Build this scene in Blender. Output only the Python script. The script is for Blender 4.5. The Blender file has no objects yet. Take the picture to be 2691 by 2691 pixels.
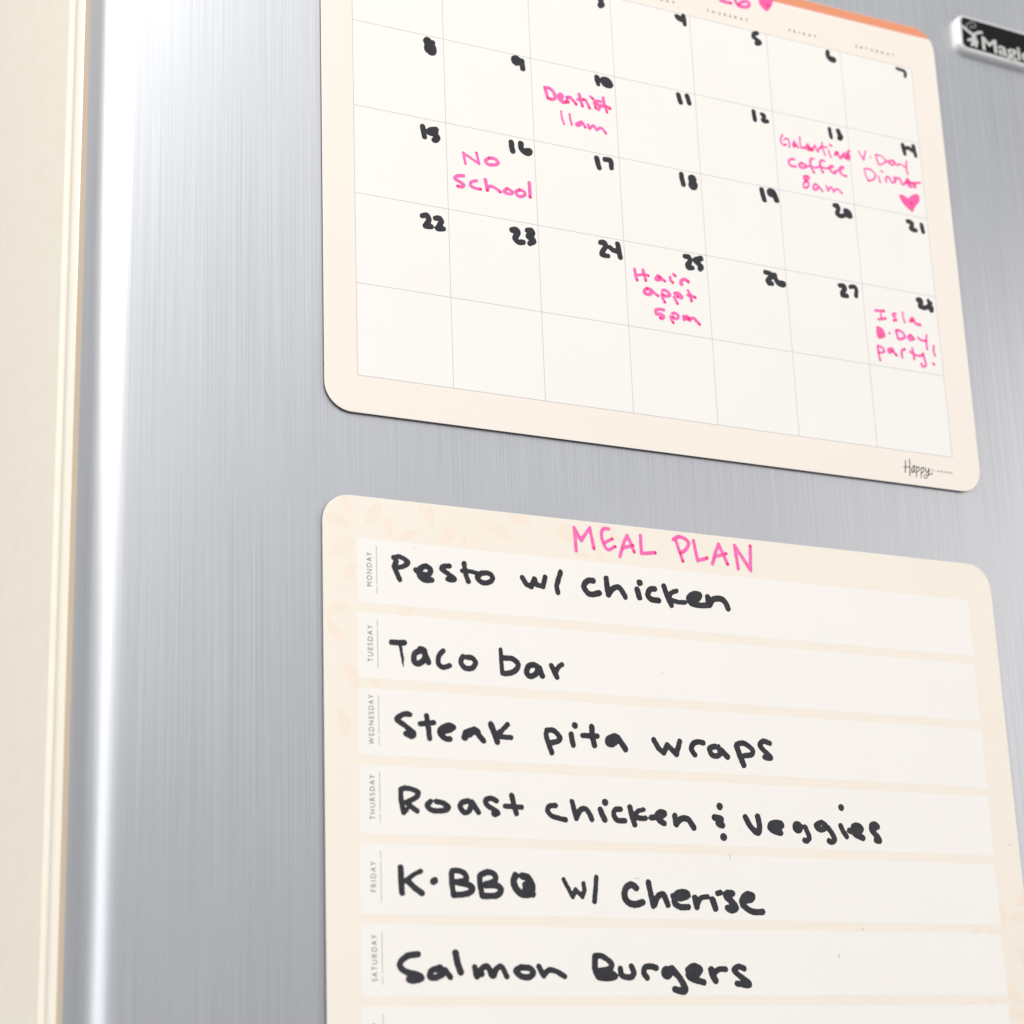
import bpy, bmesh, math, random
import numpy as np
from mathutils import Matrix, Vector

random.seed(7)
scene = bpy.context.scene
COL = scene.collection
Z0 = 1500.0                      # millimetres of the calendar's top grid line above the floor


def W(x, y, z):                  # millimetres on the door -> metres in the world
    return Vector((x / 1000.0, y / 1000.0, (z + Z0) / 1000.0))


# ------------------------------------------------------------------ camera
cam_data = bpy.data.cameras.new('camera')
cam = bpy.data.objects.new('camera', cam_data)
COL.objects.link(cam)
right = Vector((0.89710075, -0.4403379, -0.03623221))
up = Vector((-0.10032592, -0.282883, 0.95389303))
fwd = Vector((0.43028473, 0.85210313, 0.29795186))
m = Matrix((right, up, -fwd)).transposed().to_4x4()
m.translation = W(-249.604, -606.605, -427.854)
cam.matrix_world = m
cam_data.sensor_width = 36.0
cam_data.lens = 72.167
cam_data.clip_start = 0.02
cam_data.clip_end = 60.0
cam_data.dof.use_dof = True
cam_data.dof.focus_distance = 0.728
cam_data.dof.aperture_fstop = 10.5
scene.camera = cam

# ------------------------------------------------------------------ light
world = bpy.data.worlds.new('World')
scene.world = world
world.use_nodes = True
bg = world.node_tree.nodes['Background']
bg.inputs['Color'].default_value = (0.96, 0.97, 1.0, 1)
bg.inputs['Strength'].default_value = 0.44


def area(name, loc, target, sx, sy, power, color):
    d = bpy.data.lights.new(name, 'AREA')
    d.shape = 'RECTANGLE'
    d.size, d.size_y = sx, sy
    d.energy = power
    d.color = color
    o = bpy.data.objects.new(name, d)
    COL.objects.link(o)
    o.location = loc
    o.rotation_euler = (Vector(target) - Vector(loc)).to_track_quat('-Z', 'Y').to_euler()
    return o


area('window_light', (-0.75, -1.6, 3.3), (0.0, 0, 1.35), 2.4, 1.4, 33, (1.0, 0.985, 0.95))
area('edge_fill', (-1.65, -1.55, 1.55), (-0.1, 0, 1.4), 1.0, 2.3, 13.5, (0.97, 0.98, 1.0))  # added tall lamp, shaped to put a highlight along the rounded door edge
area('side_light', (-1.7, -0.5, 2.6), (-0.1, 0.05, 1.35), 0.8, 0.9, 20, (1.0, 0.95, 0.88))
area('warm_fill', (1.9, -1.0, 1.55), (0.2, 0, 1.35), 0.7, 1.1, 5.5, (1.0, 0.94, 0.90))  # added warm lamp that brightens the steel on the right
area('front_fill', (-0.6, -2.6, 2.7), (0.1, 0, 1.3), 2.4, 1.6, 11, (1.0, 0.99, 0.98))  # added broad fill from the front, makes up for the dim world

scene.view_settings.view_transform = 'Standard'
scene.view_settings.look = 'None'
scene.view_settings.exposure = 0.11
scene.view_settings.gamma = 1.0
scene.render.engine = 'CYCLES'
scene.render.resolution_x = 1024
scene.render.resolution_y = 1024
INK = [
 ('cal','black','date_number','black handwritten date 3',[('C',[(101.82,-2.0,2.16),(103.27,-0.96,2.17),(103.9,-2.02,2.17),(102.77,-3.68,2.16),(103.47,-5.42,2.16),(102.45,-6.24,2.16)])]),
 ('cal','black','date_number','black handwritten date 4',[('L',[(136.91,-2.85,1.79),(137.74,-3.89,1.79),(139.7,-4.21,1.8)]),('L',[(140.22,-1.91,1.8),(140.46,-3.62,1.8),(140.5,-5.65,1.8)]),('L',[(137.45,-2.9,2.01),(139.02,-3.53,2.01),(140.11,-2.46,2.02)])]),
 ('cal','black','date_number','black handwritten date 5',[('C',[(174.46,-1.95,1.92),(173.21,-2.52,1.92),(172.65,-3.9,1.92),(173.95,-4.85,1.92),(175.56,-5.74,1.92),(174.74,-6.53,1.92),(173.98,-6.7,1.92)])]),
 ('cal','black','date_number','black handwritten date 6',[('C',[(208.68,-2.86,1.97),(208.51,-4.53,1.97),(209.45,-5.95,1.97),(210.98,-6.27,1.97),(211.54,-5.67,1.98),(210.29,-5.33,1.97)])]),
 ('cal','black','date_number','black handwritten date 7',[('C',[(243.33,-2.93,1.43),(246.24,-3.26,1.44),(247.45,-3.84,1.44),(247.15,-5.84,1.43)])]),
 ('cal','black','date_number','black handwritten date 8',[('L',[(28.81,-38.3,3.26)]),('L',[(30.91,-38.4,1.92)]),('L',[(28.9,-39.36,2.7),(29.42,-40.5,2.7)]),('L',[(29.84,-41.09,4.72)]),('L',[(30.21,-41.8,4.05)])]),
 ('cal','black','date_number','black handwritten date 9',[('L',[(65.04,-38.31,4.06)]),('L',[(67.35,-37.97,2.09),(67.62,-41.22,2.09)])]),
 ('cal','black','date_number','black handwritten date 10',[('L',[(99.33,-37.96,2.15),(99.46,-39.25,2.29),(99.68,-40.81,1.8)]),('C',[(102.45,-38.91,3.39),(103.46,-39.3,4.42),(104.57,-39.77,3.39)])]),
 ('cal','black','date_number','black handwritten date 11',[('L',[(135.36,-37.82,2.04),(135.7,-39.57,2.04),(136.13,-41.02,2.04)]),('L',[(139.3,-37.54,2.05),(139.72,-39.07,2.04),(140.04,-40.55,2.04)])]),
 ('cal','black','date_number','black handwritten date 12',[('L',[(169.85,-38.01,1.88),(169.99,-39.89,1.88),(170.18,-41.59,1.88)]),('C',[(173.58,-38.46,1.67),(174.77,-38.85,1.67),(174.46,-40.2,1.67),(173.84,-41.02,1.66),(174.8,-41.42,1.67),(176.05,-41.09,1.67)])]),
 ('cal','black','date_number','black handwritten date 13',[('L',[(206.01,-38.36,1.69),(206.16,-40.28,1.69),(206.44,-42.09,1.69)]),('L',[(210.14,-38.42,1.97),(210.45,-39.21,1.97)]),('C',[(210.37,-39.55,1.88),(211.51,-40.81,1.88),(210.84,-41.79,1.88),(210.37,-41.82,1.88)])]),
 ('cal','black','date_number','black handwritten date 14',[('L',[(242.17,-38.42,1.79),(242.49,-40.41,1.79),(242.75,-42.29,1.79)]),('L',[(243.41,-39.69,1.72),(245.13,-39.24,1.72),(246.92,-40.29,1.72)]),('L',[(247.67,-37.92,1.75),(247.94,-39.77,1.75),(248.36,-42.28,1.75)])]),
 ('cal','black','date_number','black handwritten date 15',[('L',[(25.93,-73.63,1.98),(26.2,-75.68,1.98),(26.59,-77.64,1.97)]),('C',[(31.26,-73.72,1.99),(29.06,-74.38,1.98),(28.38,-75.63,1.98),(30.66,-75.89,1.98),(31.83,-77.05,1.98),(30.87,-78.23,1.98),(30.32,-78.17,1.98)]),('L',[(29.22,-74.8,2.42),(30.86,-74.47,2.43)])]),
 ('cal','black','date_number','black handwritten date 16',[('L',[(61.58,-72.94,2.15),(61.67,-74.78,2.15),(62.0,-76.46,2.15)]),('C',[(65.55,-72.78,2.28),(65.65,-74.56,2.27),(67.12,-75.97,2.27),(68.54,-75.97,2.28),(69.04,-75.09,2.28),(67.83,-75.32,2.28)])]),
 ('cal','black','date_number','black handwritten date 17',[('L',[(97.38,-72.54,2.1),(97.63,-74.33,2.1),(98.23,-76.27,2.1)]),('C',[(100.87,-72.38,1.99),(103.06,-72.25,2.0),(103.48,-73.2,2.0),(103.47,-75.39,1.99)])]),
 ('cal','black','date_number','black handwritten date 18',[('L',[(134.3,-72.25,2.05),(134.46,-74.27,2.05),(134.93,-76.4,2.05)]),('L',[(139.08,-73.4,3.63)]),('L',[(139.2,-75.95,3.87)]),('L',[(140.22,-75.53,2.3)])]),
 ('cal','black','date_number','black handwritten date 19',[('L',[(170.74,-71.92,2.11),(171.08,-73.94,2.11),(171.65,-76.2,2.11)]),('L',[(174.98,-72.5,3.61),(175.68,-72.61,3.62)]),('L',[(176.44,-72.65,2.37),(176.96,-74.05,2.37),(177.37,-75.28,2.37)])]),
 ('cal','black','date_number','black handwritten date 20',[('C',[(205.0,-72.55,1.86),(206.27,-72.32,1.86),(206.84,-73.46,1.86),(206.29,-75.01,1.86),(206.0,-76.09,1.86),(207.3,-76.73,1.86),(208.94,-76.29,1.86)]),('L',[(210.41,-74.17,2.63),(211.12,-74.97,3.73),(211.97,-75.65,2.85)])]),
 ('cal','black','date_number','black handwritten date 21',[('C',[(240.74,-73.25,1.91),(242.04,-73.17,1.91),(242.88,-74.07,1.91),(242.24,-75.55,1.91),(242.04,-76.26,1.91),(243.19,-76.54,1.91),(244.37,-76.48,1.91)]),('L',[(247.6,-73.46,1.85),(247.8,-75.27,1.84),(248.06,-76.58,1.84)])]),
 ('cal','black','date_number','black handwritten date 22',[('C',[(24.92,-109.17,1.93),(26.54,-108.61,1.94),(27.47,-110.06,1.94),(26.62,-111.93,1.93),(26.05,-112.99,1.93),(28.2,-112.78,1.94)]),('C',[(30.01,-109.23,1.94),(31.53,-108.96,1.95),(32.31,-110.01,1.95),(31.28,-112.07,1.94),(30.77,-113.13,1.94),(33.03,-112.84,1.94)])]),
 ('cal','black','date_number','black handwritten date 23',[('C',[(60.42,-108.49,2.16),(62.12,-108.03,2.17),(62.79,-109.28,2.17),(61.59,-111.41,2.16),(62.75,-112.85,2.16),(64.72,-112.62,2.17)]),('C',[(66.73,-107.61,2.06),(68.31,-107.33,2.07),(68.71,-108.53,2.07),(66.91,-109.94,2.06),(68.73,-110.72,2.06),(69.08,-111.6,2.06),(67.52,-112.63,2.06)])]),
 ('cal','black','date_number','black handwritten date 24',[('C',[(96.97,-107.2,1.89),(98.74,-106.9,1.89),(99.12,-108.34,1.89),(97.64,-110.82,1.89),(97.4,-112.09,1.89),(99.9,-112.11,1.89)]),('L',[(101.09,-108.56,1.95),(102.09,-109.4,1.95),(103.96,-109.53,1.96)]),('L',[(104.3,-106.61,2.08),(104.75,-109.06,2.07),(105.11,-111.79,2.07)])]),
 ('cal','black','date_number','black handwritten date 25',[('C',[(133.38,-106.66,1.95),(135.2,-106.75,1.95),(135.5,-108.41,1.95),(134.29,-110.03,1.95),(134.7,-111.1,1.95),(136.41,-110.93,1.95)]),('C',[(140.52,-106.43,2.14),(138.46,-107.06,2.13),(137.98,-107.77,2.13),(139.42,-108.89,2.13),(140.38,-109.87,2.13),(139.76,-110.83,2.13)])]),
 ('cal','black','date_number','black handwritten date 26',[('C',[(169.35,-107.29,1.89),(171.78,-107.58,1.89),(172.14,-108.57,1.89),(170.21,-110.44,1.88),(170.6,-111.71,1.88),(172.06,-111.59,1.88)]),('L',[(173.55,-107.59,1.65),(172.64,-108.6,1.65)]),('C',[(173.65,-107.86,2.01),(174.01,-109.54,2.01),(175.26,-111.19,2.01),(177.13,-111.47,2.01)]),('L',[(176.24,-110.8,2.32),(177.38,-110.91,2.32)])]),
 ('cal','black','date_number','black handwritten date 27',[('C',[(204.01,-107.33,1.88),(205.99,-107.18,1.88),(206.32,-108.43,1.88),(205.04,-110.1,1.87),(204.92,-111.29,1.87),(207.08,-111.25,1.88)]),('C',[(209.08,-107.1,1.76),(211.16,-106.77,1.76),(211.81,-108.14,1.76),(211.4,-110.74,1.76)])]),
 ('cal','black','date_number','black handwritten date 28',[('C',[(241.74,-107.62,1.99),(242.94,-107.33,1.99),(243.43,-108.18,1.99),(242.73,-109.52,1.99),(242.6,-110.25,1.99),(244.2,-110.52,1.99),(245.4,-110.29,1.99)]),('L',[(247.07,-107.09,1.64),(247.79,-107.91,1.64),(248.15,-107.85,1.64)]),('L',[(247.48,-108.57,2.0),(246.87,-109.69,2.1),(247.89,-110.05,2.77),(248.03,-110.85,2.44)])]),
 ('cal','pink','handwritten_note','pink handwriting reading Dentist',[('L',[(76.64,-47.31,1.36),(77.15,-49.19,1.36),(77.71,-51.35,1.36)]),('C',[(76.65,-47.21,1.36),(78.45,-47.03,1.36),(80.09,-48.17,1.36),(80.85,-49.8,1.36),(80.35,-51.1,1.36),(79.33,-51.67,1.36),(78.64,-51.5,1.36)]),('C',[(82.57,-50.63,1.5),(83.38,-50.46,1.5),(83.95,-49.15,1.51),(83.27,-48.6,1.51),(82.53,-49.45,1.5),(82.76,-50.79,1.5),(83.92,-51.74,1.5),(85.34,-51.45,1.51)]),('L',[(85.85,-49.25,1.31),(85.98,-50.72,1.31),(86.35,-51.28,1.31)]),('C',[(85.83,-49.65,1.31),(87.06,-49.1,1.31),(88.23,-49.85,1.31),(89.67,-51.38,1.31)]),('L',[(91.31,-46.91,1.32),(91.52,-48.76,1.31),(92.38,-51.62,1.31)]),('L',[(90.48,-49.28,1.25),(93.14,-48.82,1.26)]),('C',[(93.14,-48.82,1.26),(94.04,-49.04,1.26),(95.41,-51.91,1.26)]),('L',[(96.08,-46.91,1.26),(97.0,-47.62,1.26)]),('C',[(100.3,-48.13,1.18),(99.07,-48.08,1.18),(97.9,-49.03,1.18),(99.19,-49.77,1.18),(99.85,-50.73,1.18),(99.07,-51.79,1.18),(97.99,-51.22,1.18)]),('L',[(97.49,-49.12,1.18),(98.1,-50.99,1.18)]),('L',[(101.62,-46.35,1.27),(101.8,-48.62,1.26),(102.94,-52.1,1.26)]),('L',[(100.19,-50.0,1.42),(102.47,-49.59,1.43),(104.27,-50.22,1.43)])]),
 ('cal','pink','handwritten_note','pink handwriting reading 11am',[('L',[(83.08,-55.78,0.84),(83.29,-58.41,0.84),(84.07,-60.92,0.84)]),('L',[(86.65,-56.14,0.92),(86.84,-58.28,0.92),(87.33,-60.51,0.92)]),('C',[(91.72,-58.51,1.13),(90.59,-58.9,1.12),(89.44,-59.73,1.12),(89.71,-60.37,1.12),(90.94,-59.92,1.12),(91.81,-58.75,1.13),(92.57,-59.49,1.13),(93.02,-60.49,1.13)]),('C',[(94.42,-59.02,1.11),(94.94,-60.6,1.11),(96.44,-59.11,1.11),(97.39,-59.51,1.11),(97.94,-60.55,1.11),(99.47,-59.39,1.11),(100.48,-59.49,1.11),(101.24,-60.43,1.11),(101.91,-61.19,1.11)])]),
 ('cal','pink','handwritten_note','pink handwriting reading No School',[('L',[(42.6,-85.29,1.05),(41.85,-81.06,1.05),(48.15,-84.39,1.06),(47.14,-80.03,1.06)]),('C',[(52.56,-81.04,1.29),(50.66,-82.52,1.28),(51.9,-83.78,1.28),(54.7,-83.41,1.29),(55.87,-82.24,1.29),(54.51,-81.05,1.29),(52.28,-81.09,1.29)]),('C',[(41.72,-90.31,1.32),(39.24,-90.78,1.32),(38.1,-92.09,1.32),(40.26,-93.06,1.32),(41.6,-93.9,1.32),(40.75,-94.94,1.32),(39.22,-94.9,1.32)]),('C',[(46.92,-91.26,1.22),(44.96,-92.07,1.22),(44.26,-93.41,1.21),(45.71,-94.35,1.21),(48.36,-94.41,1.22)]),('L',[(50.39,-90.17,1.33),(51.02,-94.36,1.33)]),('C',[(51.03,-94.08,1.22),(52.3,-92.46,1.22),(54.35,-92.91,1.22),(56.25,-94.05,1.23)]),('C',[(59.12,-92.19,1.23),(57.77,-93.66,1.23),(60.05,-94.24,1.23),(61.21,-93.19,1.23),(59.12,-92.19,1.23)]),('C',[(64.19,-91.7,1.24),(62.56,-93.05,1.23),(63.97,-94.46,1.23),(66.2,-93.5,1.24),(65.98,-92.15,1.24),(64.19,-91.7,1.24)]),('L',[(68.3,-88.2,1.41),(68.45,-93.81,1.41)])]),
 ('cal','pink','handwritten_note','pink handwriting reading Galentines',[('C',[(182.82,-45.89,0.87),(181.77,-47.46,0.87),(181.84,-49.11,0.87),(182.82,-50.12,0.87),(184.09,-49.75,0.87)]),('C',[(183.26,-47.79,0.83),(184.68,-46.88,0.83),(185.49,-47.34,0.83),(185.68,-48.98,0.83),(185.66,-50.44,0.83)]),('C',[(188.21,-47.54,0.92),(187.46,-48.84,0.92),(187.55,-49.86,0.92),(188.47,-49.58,0.92),(188.39,-48.03,0.92),(189.3,-49.1,0.92),(189.8,-49.84,0.92)]),('L',[(188.27,-48.89,1.27),(188.39,-49.28,1.27)]),('L',[(190.99,-45.0,0.83),(190.91,-47.53,0.83),(191.32,-49.92,0.83),(193.01,-49.21,0.83)]),('C',[(193.22,-49.38,1.27),(194.66,-48.47,1.27),(194.62,-47.74,1.28),(194.13,-48.78,1.27),(194.42,-49.77,1.27),(195.66,-49.84,1.28),(196.81,-49.62,1.28)]),('L',[(194.93,-49.14,1.87),(195.6,-49.29,1.87)]),('C',[(196.8,-49.72,0.92),(197.46,-48.13,0.93),(198.19,-47.56,0.93),(198.65,-48.94,0.93),(199.24,-49.83,0.93),(200.1,-48.45,0.93),(201.1,-47.62,0.93)]),('L',[(201.59,-45.38,0.8),(201.65,-47.72,0.8),(202.68,-50.72,0.8)]),('L',[(200.65,-47.5,0.8),(202.29,-47.07,0.8),(203.84,-47.13,0.8)]),('C',[(204.69,-48.18,0.84),(204.77,-49.64,0.84),(205.55,-51.0,0.84)]),('L',[(205.35,-45.69,1.07),(206.06,-45.91,1.07)]),('C',[(207.51,-49.74,1.07),(208.09,-48.57,1.07),(208.99,-48.29,1.07),(209.34,-49.8,1.07),(210.11,-50.75,1.07),(211.1,-49.46,1.07)]),('L',[(208.14,-49.19,1.29),(208.55,-48.95,1.29)]),('C',[(211.1,-49.46,1.25),(212.26,-48.18,1.25),(212.43,-48.78,1.25),(211.66,-49.57,1.25),(212.99,-50.05,1.25)]),('C',[(214.68,-46.65,1.25),(213.79,-47.88,1.25),(214.5,-48.8,1.25),(214.58,-49.84,1.25),(213.87,-50.51,1.25),(212.77,-49.98,1.25)]),('L',[(213.61,-48.55,1.43),(214.03,-48.89,1.43)])]),
 ('cal','pink','handwritten_note','pink handwriting reading coffee',[('C',[(187.57,-55.65,1.05),(186.35,-55.57,1.04),(184.9,-56.72,1.04),(184.89,-58.07,1.04),(185.83,-58.76,1.04),(187.81,-58.66,1.04)]),('C',[(190.97,-56.49,1.13),(189.48,-57.61,1.13),(190.33,-58.55,1.13),(192.15,-58.3,1.13),(192.96,-57.36,1.14),(190.97,-56.49,1.13)]),('C',[(196.78,-53.5,1.05),(195.74,-53.74,1.05),(195.09,-55.07,1.05),(195.24,-57.13,1.05),(195.95,-58.66,1.05),(196.49,-59.64,1.05)]),('C',[(201.99,-53.64,1.06),(200.98,-53.42,1.06),(199.92,-54.35,1.06),(199.85,-56.25,1.05),(200.33,-57.83,1.05),(200.87,-58.73,1.05)]),('C',[(192.88,-57.75,0.92),(194.73,-57.23,0.92),(197.2,-57.38,0.92),(199.55,-56.52,0.92),(201.8,-56.71,0.92),(203.65,-56.36,0.93)]),('C',[(203.65,-56.36,1.06),(205.44,-55.6,1.06),(205.96,-54.98,1.06),(204.78,-55.31,1.06),(204.35,-56.64,1.06),(205.33,-57.88,1.06),(206.86,-58.01,1.06)]),('C',[(206.99,-57.19,1.06),(209.16,-56.15,1.06),(211.03,-54.64,1.07),(210.12,-54.54,1.06),(208.99,-55.97,1.06),(209.49,-57.34,1.06),(210.79,-58.15,1.06),(212.1,-58.28,1.06)])]),
 ('cal','pink','handwritten_note','pink handwriting reading 8am',[('C',[(192.7,-62.02,1.13),(191.49,-62.46,1.13),(191.65,-63.63,1.13),(193.27,-63.12,1.13),(193.8,-62.23,1.13),(192.7,-62.02,1.13)]),('C',[(192.25,-64.38,0.96),(190.95,-65.62,0.96),(190.88,-67.08,0.95),(192.1,-67.22,0.96),(193.31,-65.8,0.96),(193.15,-64.42,0.96),(192.27,-64.17,0.96)]),('L',[(191.9,-63.37,1.09),(192.25,-64.45,1.09)]),('C',[(197.59,-65.04,1.0),(196.49,-64.75,1.0),(195.63,-65.99,1.0),(195.63,-67.19,1.0),(196.95,-66.99,1.0),(198.17,-65.62,1.0),(198.83,-66.22,1.0),(199.75,-67.19,1.0)]),('C',[(201.84,-64.42,0.88),(202.27,-65.79,0.88),(202.88,-66.51,0.88),(203.35,-65.18,0.88),(204.41,-64.77,0.88),(204.98,-65.92,0.88),(205.38,-66.47,0.88),(206.23,-65.27,0.88),(207.57,-65.02,0.88),(208.63,-65.87,0.88),(209.21,-66.49,0.88)])]),
 ('cal','pink','handwritten_note','pink handwriting reading V-Day',[('L',[(219.44,-45.81,0.76),(221.67,-49.26,0.76),(222.86,-45.14,0.77)]),('L',[(225.22,-47.3,0.81)]),('C',[(227.85,-46.09,0.81),(228.31,-47.87,0.81),(229.03,-49.86,0.81),(230.98,-49.23,0.81),(232.68,-47.67,0.82),(232.36,-46.88,0.82),(230.42,-45.76,0.81),(227.89,-45.69,0.81)]),('C',[(233.25,-47.77,1.0),(234.72,-47.28,1.0),(236.19,-46.78,1.0),(237.3,-47.42,1.0),(235.73,-48.79,1.0),(234.43,-48.19,1.0)]),('C',[(236.41,-46.95,0.86),(237.69,-48.2,0.86),(238.85,-48.41,0.86)]),('C',[(238.87,-48.23,0.77),(239.89,-47.57,0.77),(242.16,-48.48,0.78)]),('L',[(243.27,-45.67,0.87),(242.87,-48.49,0.87),(243.2,-51.43,0.87)])]),
 ('cal','pink','handwritten_note','pink handwriting reading Dinner',[('L',[(221.45,-53.54,0.76),(221.85,-55.89,0.76),(222.77,-58.21,0.76)]),('C',[(221.49,-53.21,0.9),(223.57,-52.86,0.9),(225.6,-53.53,0.9),(226.84,-54.95,0.9),(225.94,-56.81,0.9),(224.43,-57.9,0.9),(222.99,-58.27,0.89)]),('L',[(228.21,-55.22,0.85),(228.81,-57.92,0.85)]),('L',[(229.91,-52.56,0.86),(230.52,-52.93,0.86)]),('C',[(231.98,-57.16,0.99),(231.84,-55.7,0.99),(232.72,-54.68,0.99),(233.8,-55.12,0.99),(234.4,-56.49,0.99),(235.05,-56.96,0.99)]),('C',[(236.3,-54.22,1.09),(236.28,-56.57,1.09),(237.0,-54.73,1.09),(238.42,-54.29,1.09),(239.29,-54.94,1.09),(239.6,-56.37,1.09),(240.34,-56.7,1.09),(241.83,-55.53,1.09)]),('C',[(241.83,-55.53,1.09),(243.36,-54.6,1.09),(242.74,-53.76,1.09),(242.31,-55.44,1.09),(243.34,-56.84,1.09),(244.73,-57.07,1.09)]),('L',[(242.87,-54.69,1.73),(243.77,-55.16,1.73)]),('L',[(245.66,-55.24,1.18),(246.42,-56.91,1.18)]),('C',[(246.02,-56.24,1.14),(247.14,-54.79,1.14),(248.98,-54.34,1.14)]),('L',[(244.43,-55.57,1.27),(245.92,-55.02,1.28)])]),
 ('cal','pink','drawn_heart','pink handwriting reading a filled heart',[('F',[(237.57,-61.84,0.0),(238.77,-61.57,0.0),(239.95,-61.61,0.0),(241.08,-62.04,0.0),(242.07,-62.67,0.0),(243.27,-61.53,0.0),(244.81,-60.51,0.0),(246.31,-59.91,0.0),(247.37,-59.93,0.0),(247.94,-60.57,0.0),(248.1,-61.82,0.0),(247.64,-63.18,0.0),(246.46,-64.67,0.0),(244.81,-66.66,0.0),(243.88,-68.52,0.0),(242.1,-67.57,0.0),(239.7,-65.89,0.0),(238.28,-63.82,0.0)]),('L',[(243.5,-64.67,1.36)])]),
 ('cal','pink','handwritten_note','pink handwriting reading Hair',[('L',[(110.98,-115.6,1.25),(111.23,-118.08,1.24),(111.82,-119.86,1.24)]),('L',[(114.64,-115.32,1.25),(114.96,-117.28,1.25),(115.59,-119.48,1.25)]),('L',[(112.25,-117.82,1.15),(114.52,-117.2,1.15),(115.33,-117.13,1.15),(116.78,-117.31,1.15)]),('C',[(121.01,-116.78,1.47),(120.06,-117.99,1.47),(120.54,-118.39,1.47),(121.9,-117.88,1.47),(121.54,-117.08,1.47)]),('L',[(121.95,-117.11,1.16),(123.8,-118.44,1.16)]),('C',[(126.2,-116.36,1.24),(126.43,-117.53,1.24),(127.29,-118.45,1.24)]),('L',[(127.74,-114.91,1.2),(128.48,-115.5,1.2)]),('C',[(131.09,-118.52,1.45),(130.73,-117.8,1.45),(131.7,-116.64,1.45),(133.0,-116.31,1.45),(134.1,-116.91,1.45)])]),
 ('cal','pink','handwritten_note','pink handwriting reading appt',[('C',[(115.99,-122.7,1.42),(114.76,-123.66,1.42),(114.85,-124.75,1.42),(116.46,-124.92,1.42),(117.72,-124.11,1.42),(117.63,-123.01,1.43),(115.99,-122.7,1.42)]),('L',[(118.18,-123.37,1.15),(119.34,-124.27,1.15),(120.47,-124.91,1.15)]),('C',[(122.51,-122.43,1.23),(123.76,-122.13,1.23),(125.62,-123.28,1.24),(125.09,-124.24,1.23),(123.44,-124.5,1.23),(123.02,-124.07,1.23)]),('L',[(122.21,-123.87,1.23),(122.41,-125.47,1.23),(123.22,-127.06,1.23)]),('C',[(127.81,-122.83,1.24),(128.66,-122.41,1.24),(130.07,-122.76,1.24),(130.93,-123.74,1.24),(130.38,-124.18,1.24),(128.97,-123.82,1.24)]),('L',[(127.49,-124.38,1.2),(128.22,-125.7,1.2),(128.73,-126.68,1.2)]),('L',[(133.83,-120.68,1.25),(134.64,-122.39,1.25),(134.99,-124.61,1.24)]),('L',[(133.59,-122.59,1.24),(135.24,-122.68,1.25),(136.77,-123.02,1.25)])]),
 ('cal','pink','handwritten_note','pink handwriting reading 5pm',[('C',[(122.5,-130.28,1.27),(120.97,-130.27,1.27),(119.57,-130.58,1.26),(118.97,-131.34,1.26),(119.41,-132.41,1.26),(121.05,-132.2,1.26),(122.28,-132.58,1.26),(122.18,-133.51,1.26),(121.34,-133.86,1.26),(120.9,-133.74,1.26)]),('C',[(126.21,-131.18,1.19),(127.46,-130.83,1.19),(128.74,-131.55,1.19),(128.35,-132.76,1.19),(126.94,-132.97,1.19),(126.56,-132.61,1.19)]),('L',[(125.4,-132.54,1.19),(125.71,-133.92,1.19),(126.36,-134.81,1.19)]),('C',[(131.1,-131.54,1.31),(131.21,-132.9,1.31),(132.13,-131.46,1.32),(133.34,-131.81,1.32),(133.69,-132.71,1.32),(134.36,-131.88,1.32),(135.62,-131.69,1.32),(136.77,-132.82,1.32),(137.8,-133.68,1.32)]),('L',[(131.71,-132.15,1.63),(133.21,-132.21,1.64)])]),
 ('cal','pink','handwritten_note','pink handwriting reading Isla',[('L',[(220.28,-115.48,1.19),(222.2,-115.18,1.19),(224.32,-115.01,1.19)]),('L',[(222.72,-115.67,0.82),(222.8,-118.08,0.82)]),('C',[(221.28,-119.01,1.08),(222.96,-118.66,1.08),(224.81,-118.08,1.08)]),('C',[(230.04,-115.35,1.09),(228.92,-115.46,1.09),(228.5,-116.2,1.09),(229.55,-117.05,1.09),(229.97,-118.0,1.09),(229.64,-118.25,1.09),(228.76,-118.34,1.09)]),('L',[(233.44,-114.18,0.87),(233.55,-116.24,0.87),(234.06,-118.45,0.87)]),('C',[(236.98,-117.54,1.27),(237.38,-116.51,1.27),(238.33,-115.96,1.27),(238.87,-117.26,1.27),(240.02,-118.3,1.27),(241.65,-118.3,1.27)]),('L',[(237.08,-117.33,1.44),(237.97,-116.99,1.45)])]),
 ('cal','pink','handwritten_note','pink handwriting reading B-Day',[('F',[(219.85,-122.15,0.0),(221.0,-122.02,0.0),(222.98,-122.69,0.0),(223.62,-124.1,0.0),(224.14,-125.53,0.0),(222.99,-126.66,0.0),(220.64,-127.45,0.0),(219.92,-126.75,0.0),(219.65,-124.59,0.0)]),('L',[(226.01,-124.15,0.99)]),('C',[(229.22,-123.0,1.17),(229.81,-124.89,1.17),(230.14,-126.01,1.17),(232.01,-125.74,1.17),(233.5,-124.75,1.17),(232.96,-123.42,1.17),(231.46,-122.47,1.17),(229.75,-122.38,1.17)]),('C',[(236.17,-123.59,1.22),(235.16,-124.71,1.22),(235.71,-125.6,1.22),(237.09,-125.23,1.22),(237.25,-124.2,1.22),(236.17,-123.59,1.22)]),('L',[(237.04,-124.02,1.0),(237.93,-124.97,1.0)]),('C',[(239.98,-124.04,1.05),(241.11,-124.84,1.05),(243.42,-124.97,1.05)]),('L',[(244.31,-122.38,1.01),(243.88,-125.05,1.01),(243.95,-128.34,1.01)])]),
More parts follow.
